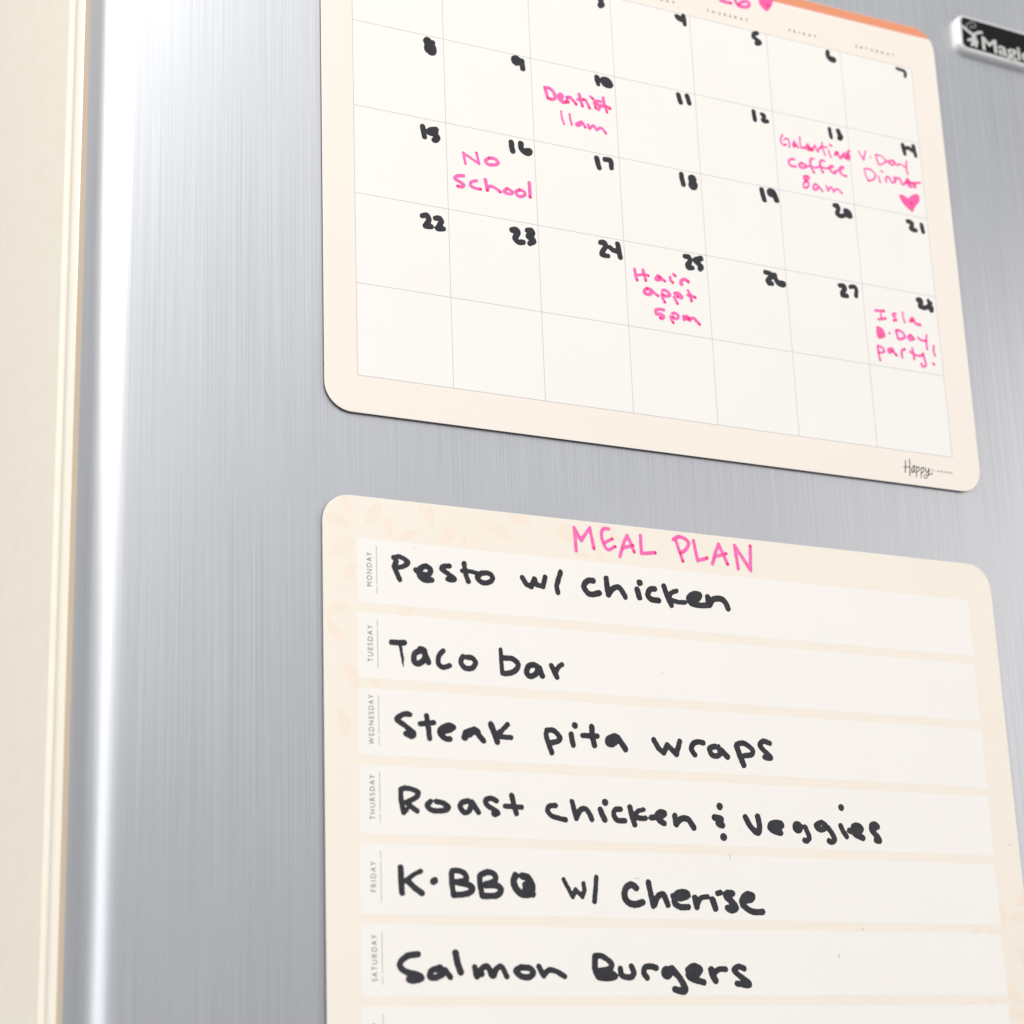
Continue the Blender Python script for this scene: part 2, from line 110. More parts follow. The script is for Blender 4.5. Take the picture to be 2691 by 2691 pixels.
 ('cal','pink','handwritten_note','pink handwriting reading party!',[('L',[(219.66,-130.59,1.03),(219.67,-133.18,1.03),(220.22,-136.45,1.03)]),('C',[(219.72,-130.62,1.03),(221.41,-130.78,1.03),(222.64,-131.96,1.03),(221.84,-133.03,1.03),(220.0,-133.3,1.03)]),('C',[(224.73,-131.5,1.25),(225.72,-130.85,1.25),(226.84,-130.99,1.25),(227.38,-132.28,1.25),(228.37,-133.24,1.25)]),('C',[(224.72,-131.66,1.25),(225.07,-132.57,1.25),(226.29,-131.83,1.25)]),('C',[(231.21,-133.73,1.12),(231.0,-131.96,1.12),(231.49,-130.68,1.13),(232.85,-130.02,1.13)]),('C',[(236.56,-129.18,1.09),(236.89,-131.31,1.09),(236.96,-133.67,1.08)]),('C',[(235.38,-130.82,1.13),(237.31,-131.65,1.13),(239.59,-131.93,1.13),(241.28,-131.29,1.13)]),('C',[(241.7,-130.66,1.09),(242.05,-132.59,1.09),(242.54,-134.94,1.09),(241.87,-136.1,1.09),(240.7,-136.2,1.09),(240.35,-135.29,1.09)]),('C',[(247.43,-126.5,1.01),(247.03,-128.84,1.01),(247.51,-130.66,1.01)]),('L',[(246.21,-134.16,1.09),(246.58,-134.53,1.09)])]),
 ('cal','pink','handwritten_note','pink handwriting reading 26',[('C',[(159.27,13.61,1.47),(161.94,14.61,1.48),(162.07,12.48,1.48),(158.21,9.59,1.47),(160.02,9.05,1.47),(163.0,9.18,1.48)]),('C',[(164.98,15.34,1.48),(164.9,12.07,1.48),(165.99,9.45,1.48),(167.79,8.68,1.48),(170.83,9.21,1.48),(171.9,10.84,1.49),(170.66,11.74,1.49),(168.34,10.83,1.48),(166.72,9.26,1.48)])]),
 ('cal','pink','drawn_heart','pink handwriting reading a filled heart',[('F',[(176.53,14.46,0.0),(177.43,16.13,0.0),(179.68,15.93,0.0),(181.73,17.69,0.0),(183.9,17.3,0.0),(183.86,15.1,0.0),(182.36,11.84,0.0),(180.26,9.47,0.0),(178.08,10.55,0.0),(176.73,12.33,0.0)]),('L',[(180.87,12.22,1.5)])]),
 ('meal','pink','title_word','pink handwriting reading MEAL',[('L',[(80.64,-227.75,1.31),(80.25,-219.42,1.32),(82.76,-223.87,1.32),(86.49,-218.79,1.33),(87.74,-226.26,1.32)]),('C',[(94.09,-218.43,1.28),(91.74,-218.82,1.28),(91.03,-221.53,1.28),(92.17,-224.97,1.27),(93.65,-226.1,1.28),(96.34,-224.72,1.28)]),('L',[(91.84,-223.84,1.17),(95.34,-221.97,1.17)]),('L',[(98.09,-228.1,1.33),(99.96,-222.94,1.34),(101.54,-220.08,1.34),(103.98,-225.92,1.34)]),('L',[(99.17,-224.95,1.23),(103.68,-223.6,1.24)]),('L',[(106.91,-219.6,1.35),(106.94,-226.25,1.34),(112.64,-225.45,1.35)])]),
 ('meal','pink','title_word','pink handwriting reading PLAN',[('L',[(121.41,-219.81,1.31),(123.92,-227.46,1.31)]),('C',[(120.44,-219.75,1.42),(122.94,-218.46,1.42),(125.77,-219.22,1.43),(126.81,-220.83,1.43),(125.19,-223.32,1.42),(123.09,-224.55,1.42)]),('L',[(128.94,-219.43,1.38),(130.14,-226.72,1.37),(134.18,-225.41,1.38)]),('L',[(136.36,-227.33,1.38),(137.99,-222.87,1.38),(139.58,-219.69,1.39),(142.83,-226.88,1.39)]),('L',[(137.45,-224.58,1.22),(142.49,-222.96,1.22)]),('L',[(147.26,-228.14,1.39),(146.37,-219.44,1.4),(152.56,-228.38,1.4),(153.11,-219.05,1.41)])]),
 ('meal','black','handwritten_word','black handwriting reading Pesto',[('C',[(11.14,-236.88,1.66),(13.4,-236.33,1.67),(16.28,-237.69,1.67),(15.85,-238.83,1.67),(13.32,-240.02,1.66),(11.33,-239.73,1.66)]),('L',[(12.11,-238.08,1.86),(11.32,-239.97,1.86),(13.23,-244.19,1.85)]),('C',[(19.23,-240.44,1.97),(21.31,-241.69,1.97),(23.59,-241.63,1.97),(24.64,-239.94,1.98),(22.8,-238.76,1.98),(20.49,-240.18,1.97),(20.54,-242.24,1.97),(22.27,-243.52,1.97),(24.9,-243.43,1.97)]),('C',[(31.73,-237.84,1.75),(29.52,-238.14,1.74),(28.73,-239.18,1.74),(30.99,-240.57,1.74),(33.34,-242.05,1.74),(32.71,-242.73,1.74),(30.83,-242.52,1.74)]),('L',[(37.17,-236.51,1.81),(37.43,-239.5,1.8),(38.51,-242.7,1.8)]),('C',[(36.26,-239.12,1.5),(39.25,-239.09,1.51),(42.34,-239.44,1.51)]),('C',[(43.91,-239.15,1.81),(41.93,-240.79,1.81),(43.53,-242.5,1.81),(46.13,-242.36,1.81),(47.75,-240.76,1.82),(46.51,-239.16,1.82),(43.91,-239.15,1.81)])]),
 ('meal','black','handwritten_word','black handwriting reading w/ before Chicken',[('L',[(59.09,-239.49,1.84),(60.58,-241.72,1.84),(62.41,-242.39,1.84),(63.76,-239.47,1.85),(64.42,-241.48,1.85),(66.95,-241.99,1.85),(67.91,-238.45,1.86)]),('L',[(74.04,-236.16,1.87),(72.85,-239.5,1.86),(72.23,-241.28,1.86),(72.65,-243.62,1.86)])]),
 ('meal','black','handwritten_word','black handwriting reading Chicken',[('C',[(86.81,-238.15,2.1),(84.73,-238.24,2.09),(82.98,-240.39,2.09),(84.49,-242.74,2.09),(86.38,-243.08,2.09),(88.99,-242.35,2.1)]),('L',[(92.05,-236.83,2.11),(92.29,-240.32,2.1),(92.59,-242.69,2.1)]),('C',[(92.71,-242.53,2.0),(94.49,-240.38,2.0),(96.75,-239.53,2.01),(98.32,-241.05,2.01),(99.32,-242.87,2.01)]),('L',[(104.35,-239.77,2.24),(105.07,-242.63,2.23)]),('L',[(105.52,-237.19,2.45)]),('C',[(111.48,-238.9,2.14),(109.59,-239.31,2.14),(108.62,-241.42,2.13),(109.93,-242.82,2.14),(112.84,-243.08,2.14)]),('L',[(115.35,-237.54,2.04),(116.52,-241.25,2.04),(118.01,-244.31,2.04)]),('C',[(120.54,-238.87,1.73),(118.32,-239.82,1.72),(117.05,-241.71,1.72)]),('C',[(117.03,-242.06,1.72),(120.66,-242.92,1.72),(123.8,-242.81,1.73)]),('C',[(125.32,-241.61,2.06),(128.78,-241.22,2.06),(130.06,-239.58,2.07),(127.78,-239.26,2.07),(125.36,-241.0,2.06),(126.36,-242.95,2.06),(129.77,-243.43,2.06),(132.55,-243.2,2.07)]),('L',[(127.11,-240.6,2.5),(128.87,-240.09,2.5)]),('L',[(133.48,-240.05,2.29),(133.72,-243.0,2.29)]),('C',[(134.14,-242.81,2.18),(135.75,-240.63,2.19),(139.14,-240.34,2.19),(140.9,-241.73,2.2),(141.68,-243.62,2.19)])]),
 ('meal','black','handwritten_word','black handwriting reading Taco',[('L',[(9.9,-265.96,1.92),(14.49,-265.8,1.93)]),('L',[(12.98,-266.99,1.15),(13.64,-270.91,1.06),(13.92,-273.77,0.34)]),('C',[(20.55,-267.93,2.03),(18.13,-269.18,2.03),(17.82,-271.77,2.02),(19.29,-272.51,2.02),(21.57,-270.81,2.03),(21.55,-268.0,2.03),(20.16,-267.49,2.03)]),('L',[(21.63,-268.7,2.03),(23.04,-271.78,2.03)]),('C',[(28.43,-267.49,1.76),(26.86,-269.49,1.75),(26.54,-271.86,1.75),(28.26,-273.15,1.75),(30.65,-272.37,1.75)]),('C',[(35.71,-268.95,1.86),(34.89,-270.8,1.86),(36.35,-272.82,1.86),(38.9,-272.64,1.87),(40.23,-270.75,1.87),(39.01,-269.19,1.87),(37.13,-269.08,1.87)])]),
 ('meal','black','handwritten_word','black handwriting reading bar',[('L',[(49.78,-265.55,1.49),(49.92,-269.74,1.49),(50.13,-273.77,1.49)]),('C',[(50.7,-268.35,1.89),(54.22,-268.48,1.9),(56.23,-270.25,1.9),(54.83,-272.64,1.89),(51.94,-273.64,1.89),(50.29,-273.61,1.88)]),('C',[(62.15,-269.93,2.01),(60.13,-270.55,2.01),(59.35,-272.9,2.0),(60.77,-274.05,2.0),(63.18,-272.64,2.01),(63.54,-270.55,2.01),(62.15,-269.93,2.01)]),('L',[(64.31,-270.88,2.01),(65.24,-273.6,2.01)]),('L',[(68.85,-269.7,1.82),(70.06,-272.17,1.82),(70.88,-273.7,1.82)]),('C',[(70.32,-272.15,1.72),(71.75,-269.98,1.72),(73.02,-269.07,1.73)])]),
 ('meal','black','handwritten_word','black handwriting reading Steak',[('C',[(15.89,-289.76,1.79),(13.88,-289.75,1.79),(11.19,-291.6,1.78),(13.8,-293.41,1.78),(17.1,-295.84,1.79),(16.37,-297.1,1.78),(14.23,-296.25,1.78)]),('L',[(21.83,-289.94,1.86),(22.36,-293.58,1.85),(22.74,-297.36,1.85)]),('L',[(19.48,-292.7,1.74),(24.46,-292.02,1.75)]),('C',[(26.85,-294.91,1.91),(30.15,-293.8,1.92),(31.46,-293.2,1.92),(29.62,-292.7,1.92),(26.73,-294.13,1.91),(26.82,-295.96,1.91),(28.63,-297.17,1.91),(30.05,-297.15,1.92)]),('L',[(27.86,-294.33,2.74),(30.16,-293.67,2.74)]),('L',[(39.19,-293.57,2.21),(36.13,-294.92,2.76),(35.51,-296.28,2.48)]),('L',[(39.77,-293.67,1.99),(40.72,-295.47,1.99),(42.25,-297.11,1.99)]),('L',[(37.27,-295.13,2.48)]),('L',[(37.87,-294.3,2.21),(40.18,-294.17,2.22)]),('L',[(45.21,-291.37,2.12),(46.27,-294.1,2.12),(47.38,-297.23,2.11)]),('L',[(51.41,-291.1,1.74),(49.22,-293.28,1.73),(47.43,-294.44,1.73)]),('L',[(47.97,-295.34,1.73),(52.5,-295.5,1.74)])]),
 ('meal','black','handwritten_word','black handwriting reading pita',[('C',[(66.11,-292.32,1.89),(65.77,-294.13,1.89),(66.81,-297.37,1.88),(67.64,-299.81,1.88)]),('C',[(66.27,-292.31,1.89),(68.63,-292.18,1.89),(70.89,-294.33,1.9),(70.03,-295.79,1.89),(67.38,-296.4,1.89)]),('L',[(75.32,-293.14,2.0),(75.59,-295.02,2.0),(75.93,-296.71,2.0)]),('L',[(76.9,-290.01,2.31)]),('L',[(83.39,-290.17,2.12),(83.49,-293.17,2.12),(84.12,-296.37,2.12)]),('L',[(79.76,-293.28,1.81),(85.41,-293.21,1.82)]),('C',[(92.51,-293.02,2.44),(90.04,-293.87,2.44),(89.59,-295.23,2.43),(91.02,-295.54,2.44),(92.99,-294.09,2.44)]),('L',[(93.47,-293.35,2.14),(96.16,-297.18,2.14)])]),
 ('meal','black','handwritten_word','black handwriting reading wraps',[('L',[(107.63,-293.31,1.96),(109.21,-296.13,1.96),(111.3,-297.71,1.96),(112.87,-294.87,1.97),(116.37,-297.94,1.97),(117.97,-293.35,1.98)]),('C',[(123.79,-297.71,1.98),(122.54,-295.68,1.99),(123.52,-293.78,1.99),(125.53,-293.09,1.99),(127.48,-293.33,2.0)]),('C',[(132.38,-294.3,2.0),(130.0,-295.16,2.0),(130.69,-297.22,2.0),(132.51,-297.76,2.0),(134.29,-296.7,2.01),(133.61,-294.48,2.01)]),('L',[(134.66,-295.55,2.22),(137.15,-297.78,2.22)]),('L',[(141.24,-293.74,2.23),(142.24,-296.89,2.23),(143.67,-300.4,2.23)]),('C',[(141.41,-293.09,1.92),(144.32,-292.59,1.92),(147.6,-294.65,1.92),(147.34,-296.39,1.92),(144.41,-297.02,1.92)]),('C',[(155.23,-292.02,1.94),(152.79,-291.41,1.94),(151.06,-292.59,1.93),(152.24,-294.41,1.93),(155.21,-296.98,1.93),(154.3,-297.42,1.93),(152.7,-297.11,1.93)])]),
 ('meal','black','handwritten_word','black handwriting reading Roast',[('L',[(12.07,-314.8,1.75),(12.14,-317.86,1.75),(12.93,-322.03,1.75)]),('C',[(12.08,-314.54,1.7),(14.16,-314.07,1.71),(17.48,-314.83,1.71),(18.29,-315.69,1.71),(17.14,-317.15,1.71),(14.06,-318.67,1.7)]),('C',[(14.06,-318.8,1.75),(15.96,-320.26,1.75),(17.73,-321.34,1.76)]),('L',[(14.0,-321.1,1.59),(13.16,-321.89,1.59)]),('C',[(22.55,-318.08,1.77),(21.26,-319.41,1.76),(22.62,-320.77,1.77),(25.13,-321.06,1.77),(27.66,-320.71,1.77),(28.87,-319.76,1.78),(27.16,-318.54,1.78),(24.51,-318.0,1.77)]),('C',[(35.96,-317.37,1.85),(33.81,-318.02,1.84),(33.06,-319.47,1.84),(34.56,-321.22,1.84),(36.43,-320.37,1.84),(37.24,-317.63,1.85)]),('L',[(37.37,-317.88,1.96),(39.55,-320.9,1.96)]),('C',[(46.29,-316.87,1.81),(44.3,-316.17,1.81),(42.41,-316.9,1.8),(42.78,-318.44,1.8),(45.31,-319.91,1.81),(46.71,-320.89,1.81),(45.54,-321.45,1.8),(45.12,-321.21,1.8)]),('L',[(52.01,-314.94,1.88),(52.62,-317.8,1.88),(53.51,-320.9,1.87)]),('L',[(49.4,-318.58,1.7),(55.49,-318.68,1.71)])]),
 ('meal','black','handwritten_word','black handwriting reading chicken',[('C',[(68.2,-317.63,1.76),(65.95,-317.94,1.76),(65.11,-319.5,1.76),(66.73,-321.19,1.76),(69.8,-321.99,1.76),(71.76,-322.25,1.76)]),('L',[(74.52,-316.13,1.87),(75.16,-318.88,1.87),(75.81,-321.55,1.87)]),('C',[(76.09,-321.17,1.87),(77.52,-318.8,1.88),(79.38,-318.35,1.88),(80.88,-319.83,1.88),(81.72,-321.8,1.88)]),('L',[(85.18,-318.36,2.09),(85.88,-320.11,2.09),(86.69,-321.71,2.09)]),('L',[(87.13,-315.86,2.4)]),('C',[(92.92,-317.93,1.91),(91.04,-318.14,1.9),(90.26,-319.71,1.9),(91.47,-321.68,1.9),(94.46,-321.81,1.9)]),('L',[(96.72,-317.13,2.01),(97.33,-320.39,2.01),(98.24,-322.98,2.01)]),('C',[(101.97,-317.77,1.62),(99.88,-318.28,1.61),(98.44,-319.88,1.61)]),('C',[(98.68,-320.34,1.81),(100.54,-320.74,1.81),(102.54,-320.67,1.82)]),('C',[(104.78,-320.36,2.02),(108.73,-319.74,2.03),(110.16,-318.74,2.04),(108.55,-318.33,2.03),(107.11,-319.56,2.03),(108.08,-321.32,2.03),(109.82,-322.11,2.03)]),('L',[(107.94,-319.3,2.74),(109.32,-319.01,2.75)]),('L',[(114.22,-319.4,2.15),(114.57,-322.27,2.14)]),('C',[(114.87,-321.88,2.14),(116.91,-320.25,2.15),(119.37,-320.4,2.15),(120.64,-321.92,2.15),(121.49,-323.22,2.15)])]),
 ('meal','black','handwritten_word','black handwriting reading an ampersand of dots',[('L',[(132.55,-315.46,2.5)]),('C',[(130.17,-319.43,2.28),(132.77,-319.82,2.29),(131.53,-321.3,2.28),(133.16,-321.96,2.28)]),('L',[(133.34,-326.11,2.69)])]),
 ('meal','black','handwritten_word','black handwriting reading Veggies',[('C',[(142.84,-318.83,2.2),(144.73,-322.04,2.2),(147.4,-324.12,2.2),(148.44,-321.91,2.21),(147.89,-318.4,2.21)]),('C',[(152.95,-321.51,2.32),(156.28,-321.64,2.33),(157.6,-321.11,2.34),(156.39,-320.42,2.33),(153.59,-320.86,2.33),(152.89,-322.24,2.32),(154.97,-323.38,2.33),(156.95,-323.8,2.33)]),('L',[(153.43,-321.35,2.43),(156.9,-321.14,2.44)]),('L',[(164.39,-321.61,4.27)]),('C',[(167.61,-321.5,1.93),(168.33,-323.18,1.93),(169.02,-325.11,1.93),(167.86,-326.27,1.92),(166.88,-326.15,1.92)]),('L',[(166.17,-321.3,1.6),(167.91,-321.49,1.61)]),('C',[(174.56,-319.44,1.94),(172.39,-320.6,1.94),(173.14,-321.94,1.94),(175.38,-321.97,1.94),(176.4,-320.56,1.94),(174.56,-319.44,1.94)]),('C',[(177.05,-321.17,2.05),(178.9,-323.32,2.05),(179.69,-325.5,2.05),(178.42,-326.43,2.05),(177.27,-326.07,2.05)]),('L',[(183.72,-313.87,2.4)]),('C',[(182.87,-320.43,1.95),(183.74,-322.42,1.95),(185.05,-324.25,1.95)]),('C',[(186.64,-322.08,2.29),(189.71,-322.47,2.29),(191.63,-321.42,2.3),(190.54,-320.31,2.3),(188.54,-320.53,2.29),(188.58,-323.0,2.29),(192.02,-324.52,2.29)]),('L',[(189.82,-321.48,3.6)]),('C',[(198.88,-320.18,2.31),(197.57,-319.48,2.31),(196.41,-320.11,2.31),(196.53,-321.75,2.31),(198.32,-323.67,2.31),(199.25,-325.13,2.31),(197.86,-325.18,2.3)]),('L',[(197.79,-320.21,2.97)])]),
 ('meal','black','handwritten_word','black handwriting reading K-BBQ',[('L',[(11.5,-339.68,2.01),(11.64,-344.18,2.01),(11.85,-347.65,2.0)]),('C',[(18.57,-340.6,1.47),(15.9,-341.89,1.47),(13.22,-343.7,1.46)]),('L',[(13.7,-343.69,2.01),(16.28,-346.03,2.01),(18.78,-347.64,2.02)]),('L',[(22.84,-343.79,2.31),(23.38,-343.51,2.31)]),('L',[(29.23,-341.13,1.95),(29.37,-344.65,1.95),(29.85,-348.07,1.94)]),('C',[(29.5,-340.24,1.86),(31.47,-340.1,1.86),(33.89,-341.02,1.87),(34.42,-343.0,1.87),(30.86,-343.83,1.86)]),('C',[(31.35,-343.95,1.95),(34.76,-344.54,1.96),(36.69,-345.6,1.96),(35.16,-347.31,1.96),(30.24,-348.07,1.94)]),('L',[(39.29,-341.77,1.97),(39.43,-344.88,1.97),(40.06,-348.09,1.96)]),('C',[(39.8,-341.32,1.97),(42.32,-340.37,1.98),(44.77,-341.2,1.98),(44.6,-343.21,1.98),(41.43,-344.25,1.97)]),('C',[(41.42,-344.61,2.06),(45.64,-344.74,2.07),(46.82,-346.27,2.07),(45.02,-347.86,2.07),(40.55,-348.08,2.06)]),('C',[(52.28,-341.24,2.38),(51.55,-343.27,2.37),(52.36,-345.49,2.37),(54.55,-347.14,2.37),(57.59,-346.94,2.38),(58.2,-344.47,2.38),(56.8,-341.9,2.39),(54.8,-341.4,2.38)]),('L',[(55.83,-344.29,2.38),(58.34,-347.06,2.38)]),('L',[(55.62,-345.87,2.19)])]),
 ('meal','black','handwritten_word','black handwriting reading w/ before Cherise',[('L',[(70.0,-342.08,1.55),(71.65,-345.08,1.54),(73.17,-347.76,1.54),(74.32,-345.34,1.55),(76.79,-347.6,1.55),(77.69,-345.4,1.55),(77.44,-343.23,1.56)]),('L',[(82.35,-341.07,1.76),(81.85,-345.32,1.75),(81.23,-349.1,1.75)])]),
 ('meal','black','handwritten_word','black handwriting reading Cherise',[('C',[(97.45,-344.3,2.28),(95.65,-343.28,2.27),(93.46,-344.48,2.27),(92.79,-346.92,2.26),(93.98,-349.09,2.26),(96.58,-349.82,2.27),(99.65,-349.08,2.27)]),('L',[(102.27,-342.4,2.09),(102.95,-346.03,2.09),(103.75,-350.15,2.08)]),('C',[(104.31,-349.68,2.09),(105.56,-347.13,2.09),(107.77,-346.16,2.1),(108.73,-347.99,2.1),(109.42,-349.73,2.09)]),('C',[(111.62,-346.78,2.1),(114.44,-347.42,2.11),(117.5,-346.43,2.12),(116.22,-345.29,2.11),(113.02,-346.06,2.11),(112.01,-348.85,2.1),(114.24,-350.34,2.1),(117.39,-350.28,2.11)]),('L',[(115.32,-346.47,3.52)]),('L',[(120.18,-347.17,2.22),(120.78,-350.22,2.22)]),('C',[(121.09,-349.61,1.71),(122.64,-347.26,1.72),(125.32,-346.65,1.72)]),('L',[(127.28,-347.73,2.34),(128.16,-350.56,2.33)]),('L',[(129.38,-345.49,1.94),(130.62,-345.19,1.94)]),('C',[(135.39,-345.37,2.15),(133.28,-345.27,2.15),(132.73,-346.6,2.14),(135.25,-348.43,2.15),(136.5,-350.28,2.15),(134.48,-351.15,2.14),(132.99,-350.34,2.14)]),('L',[(133.77,-346.11,2.25),(135.18,-349.36,2.25)]),('C',[(139.78,-347.73,2.16),(142.61,-347.35,2.16),(143.56,-346.15,2.17),(141.64,-345.48,2.16),(139.57,-346.79,2.16),(139.13,-348.82,2.15),(141.21,-350.67,2.16),(143.94,-351.56,2.16),(147.22,-351.41,2.17)]),('L',[(141.55,-346.66,2.27)])]),
 ('meal','black','handwritten_word','black handwriting reading Salmon',[('C',[(16.87,-366.76,1.99),(12.92,-367.52,1.98),(10.51,-370.0,1.97),(12.34,-372.11,1.97),(16.57,-373.16,1.98),(17.97,-374.22,1.98),(15.11,-374.99,1.97),(13.56,-374.66,1.97)]),('C',[(24.63,-371.0,1.99),(21.45,-371.87,1.99),(20.93,-373.79,1.98),(23.21,-373.91,1.99),(25.65,-372.49,1.99),(24.25,-370.87,1.99)]),('L',[(26.15,-371.63,1.91),(27.91,-373.9,1.91)]),('C',[(29.92,-366.32,2.29),(30.55,-369.46,2.28),(31.57,-372.3,2.28)]),('C',[(36.57,-370.72,1.84),(37.2,-373.74,1.83),(38.49,-371.58,1.84),(40.98,-370.36,1.84),(42.35,-373.08,1.84),(43.33,-373.29,1.84),(44.24,-371.21,1.85),(46.14,-370.55,1.85),(47.89,-373.62,1.85)]),('L',[(37.26,-372.02,2.11),(38.94,-372.79,2.11)]),('L',[(42.15,-372.0,2.03),(43.6,-372.42,2.03)]),('C',[(53.06,-370.73,2.05),(51.28,-371.74,2.05),(52.95,-373.48,2.05),(55.92,-373.69,2.05),(57.49,-372.24,2.06),(56.04,-370.94,2.06),(53.06,-370.73,2.05)]),('L',[(59.57,-370.48,1.97),(61.2,-373.24,1.97)]),('C',[(61.46,-373.02,1.78),(63.04,-371.56,1.79),(65.55,-371.77,1.79),(68.91,-373.56,1.8)])]),
 ('meal','black','handwritten_word','black handwriting reading Burgers',[('L',[(80.38,-367.4,2.21),(80.19,-370.96,2.2),(81.33,-373.53,2.2)]),('C',[(80.4,-366.95,1.92),(82.99,-366.93,1.92),(86.39,-369.14,1.93),(85.77,-370.93,1.92),(82.21,-371.62,1.92)]),('C',[(82.2,-371.84,2.01),(85.8,-372.27,2.02),(87.7,-373.38,2.02),(85.18,-374.05,2.02),(81.58,-373.75,2.01)]),('C',[(89.77,-371.0,2.03),(90.42,-373.15,2.03),(93.42,-373.72,2.03),(94.82,-372.24,2.04),(94.0,-370.22,2.04)]),('C',[(99.82,-373.83,2.04),(98.61,-372.22,2.04),(99.35,-370.42,2.05),(101.64,-370.19,2.05),(103.47,-370.63,2.06)]),('L',[(107.46,-372.19,4.32)]),('L',[(109.05,-370.83,2.16),(111.06,-372.63,2.17)]),('C',[(109.58,-370.82,2.26),(112.07,-373.53,2.27),(114.23,-377.14,2.26),(113.45,-378.27,2.26),(110.29,-377.59,2.26)]),('L',[(117.7,-371.47,4.16)]),('C',[(115.72,-371.25,2.18),(117.97,-369.97,2.18),(120.5,-371.0,2.19),(119.13,-372.6,2.18),(115.89,-372.61,2.18),(116.87,-373.97,2.18),(121.64,-375.32,2.18)]),('C',[(124.94,-371.21,2.5),(125.45,-373.04,2.49),(126.31,-374.63,2.49)]),('C',[(126.23,-372.12,1.9),(127.96,-370.97,1.9),(130.59,-370.96,1.91)]),('L',[(125.3,-371.44,2.2),(126.3,-374.77,2.19)]),('C',[(138.05,-370.7,2.02),(135.72,-370.11,2.02),(133.97,-371.27,2.01),(136.55,-373.46,2.02),(139.59,-375.52,2.02),(138.98,-376.21,2.02),(134.83,-375.67,2.01)])]),
 ('cal','print','maker_mark',None,[('C',[(227.63,-177.28,0.41),(227.49,-179.5,0.41),(227.01,-182.07,0.41)]),('L',[(229.75,-176.4,0.41),(229.49,-180.21,0.41),(229.14,-183.24,0.41)]),('C',[(226.6,-179.92,0.31),(228.07,-179.84,0.31),(229.64,-179.57,0.31)]),('C',[(231.68,-178.76,0.38),(230.56,-179.93,0.38),(230.17,-181.4,0.38),(230.6,-181.76,0.38),(231.39,-180.62,0.38),(231.85,-178.9,0.38),(231.54,-180.92,0.38),(231.82,-181.68,0.38)]),('L',[(232.77,-178.89,0.34),(232.55,-180.81,0.34),(232.24,-183.46,0.34)]),('C',[(232.73,-179.9,0.34),(233.68,-179.0,0.34),(234.09,-179.27,0.34),(233.89,-180.34,0.34),(232.66,-181.43,0.34)]),('L',[(235.15,-179.09,0.34),(234.72,-181.19,0.34),(234.45,-183.43,0.34)]),('C',[(235.05,-179.89,0.34),(236.09,-178.95,0.34),(236.38,-179.58,0.34),(235.88,-180.74,0.34),(234.85,-181.65,0.34)]),('C',[(237.17,-179.17,0.38),(237.0,-180.61,0.38),(237.9,-180.82,0.38),(238.65,-179.16,0.38)]),('C',[(238.84,-179.13,0.31),(238.39,-181.4,0.31),(237.05,-183.29,0.31),(236.03,-183.19,0.31),(236.32,-182.27,0.31),(238.54,-181.7,0.31),(239.88,-181.33,0.31),(240.14,-180.73,0.31)])]),
 ('badge','emblem','emblem',None,[('L',[(279.41,24.22,1.5),(282.28,22.47,1.5),(285.14,21.41,1.5)]),('L',[(285.34,22.06,1.29),(288.22,23.72,1.29),(289.36,23.88,1.29)]),('L',[(285.01,20.38,2.57),(285.08,18.39,3.86)]),('L',[(284.1,19.37,1.28),(281.74,18.24,1.28)]),('L',[(284.35,17.82,1.41),(283.49,16.33,1.41)]),('L',[(286.0,18.59,1.41),(285.69,16.22,1.41)])]),
 ('badge','emblem_grey','emblem_cap',None,[('C',[(281.62,24.23,0.86),(281.38,25.78,0.86),(283.05,26.77,0.86),(284.56,28.13,0.86),(285.83,27.61,0.86),(286.33,26.31,0.86),(285.31,25.27,0.86),(284.01,25.58,0.86),(283.4,24.23,0.86)])]),
]
LEAVES = [(-6.6,-216.5,-3.6,-222.7,2.6),(6.3,-217.5,1.0,-226.1,3.7),(9.6,-222.7,10.9,-230.3,2.5),(-13.3,-224.5,-3.0,-228.4,3.6),(-7.1,-230.7,-2.1,-233.5,2.2),(-12.4,-237.7,-2.4,-234.9,3.3),(-2.6,-240.6,-6.0,-246.0,2.8),(13.3,-230.3,20.3,-227.1,2.3),(24.9,-216.3,25.7,-225.2,3.0),(22.0,-216.4,20.8,-219.3,1.7),(34.8,-224.6,28.7,-230.3,3.5),(-12.9,-258.1,-4.6,-254.5,3.1),(12.2,-255.9,18.5,-253.2,2.4),(43.5,-221.5,56.4,-227.2,3.8),(37.6,-226.1,37.7,-230.2,1.9),(39.9,-226.3,44.5,-229.3,2.0),(54.2,-216.4,63.7,-219.0,3.4),(73.3,-222.0,81.6,-219.4,3.4),(-12.7,-259.9,-6.3,-267.0,2.8),(-6.6,-274.2,-2.7,-283.1,3.5),(4.0,-277.6,4.1,-281.3,2.8),(-8.5,-289.3,-6.9,-298.7,3.5),(73.1,-221.3,81.8,-222.0,3.9),(89.7,-217.3,96.9,-218.7,3.7),(94.5,-220.4,98.9,-222.0,2.7),(79.8,-228.9,85.7,-229.9,1.6),(88.0,-228.9,92.5,-227.5,2.1),(251.0,-345.3,251.1,-356.3,2.6),(254.0,-351.8,265.5,-349.8,3.4),(239.2,-355.5,239.3,-359.9,2.8),(245.4,-356.4,246.2,-359.8,2.2),(257.1,-361.7,260.6,-371.1,3.4),(251.1,-375.6,255.7,-382.9,3.3),(228.6,-384.8,235.1,-382.9,2.2),(240.5,-381.4,244.2,-384.6,3.3),(250.0,-385.4,258.1,-388.8,3.3),(258.2,-346.9,264.5,-343.5,3.1)]
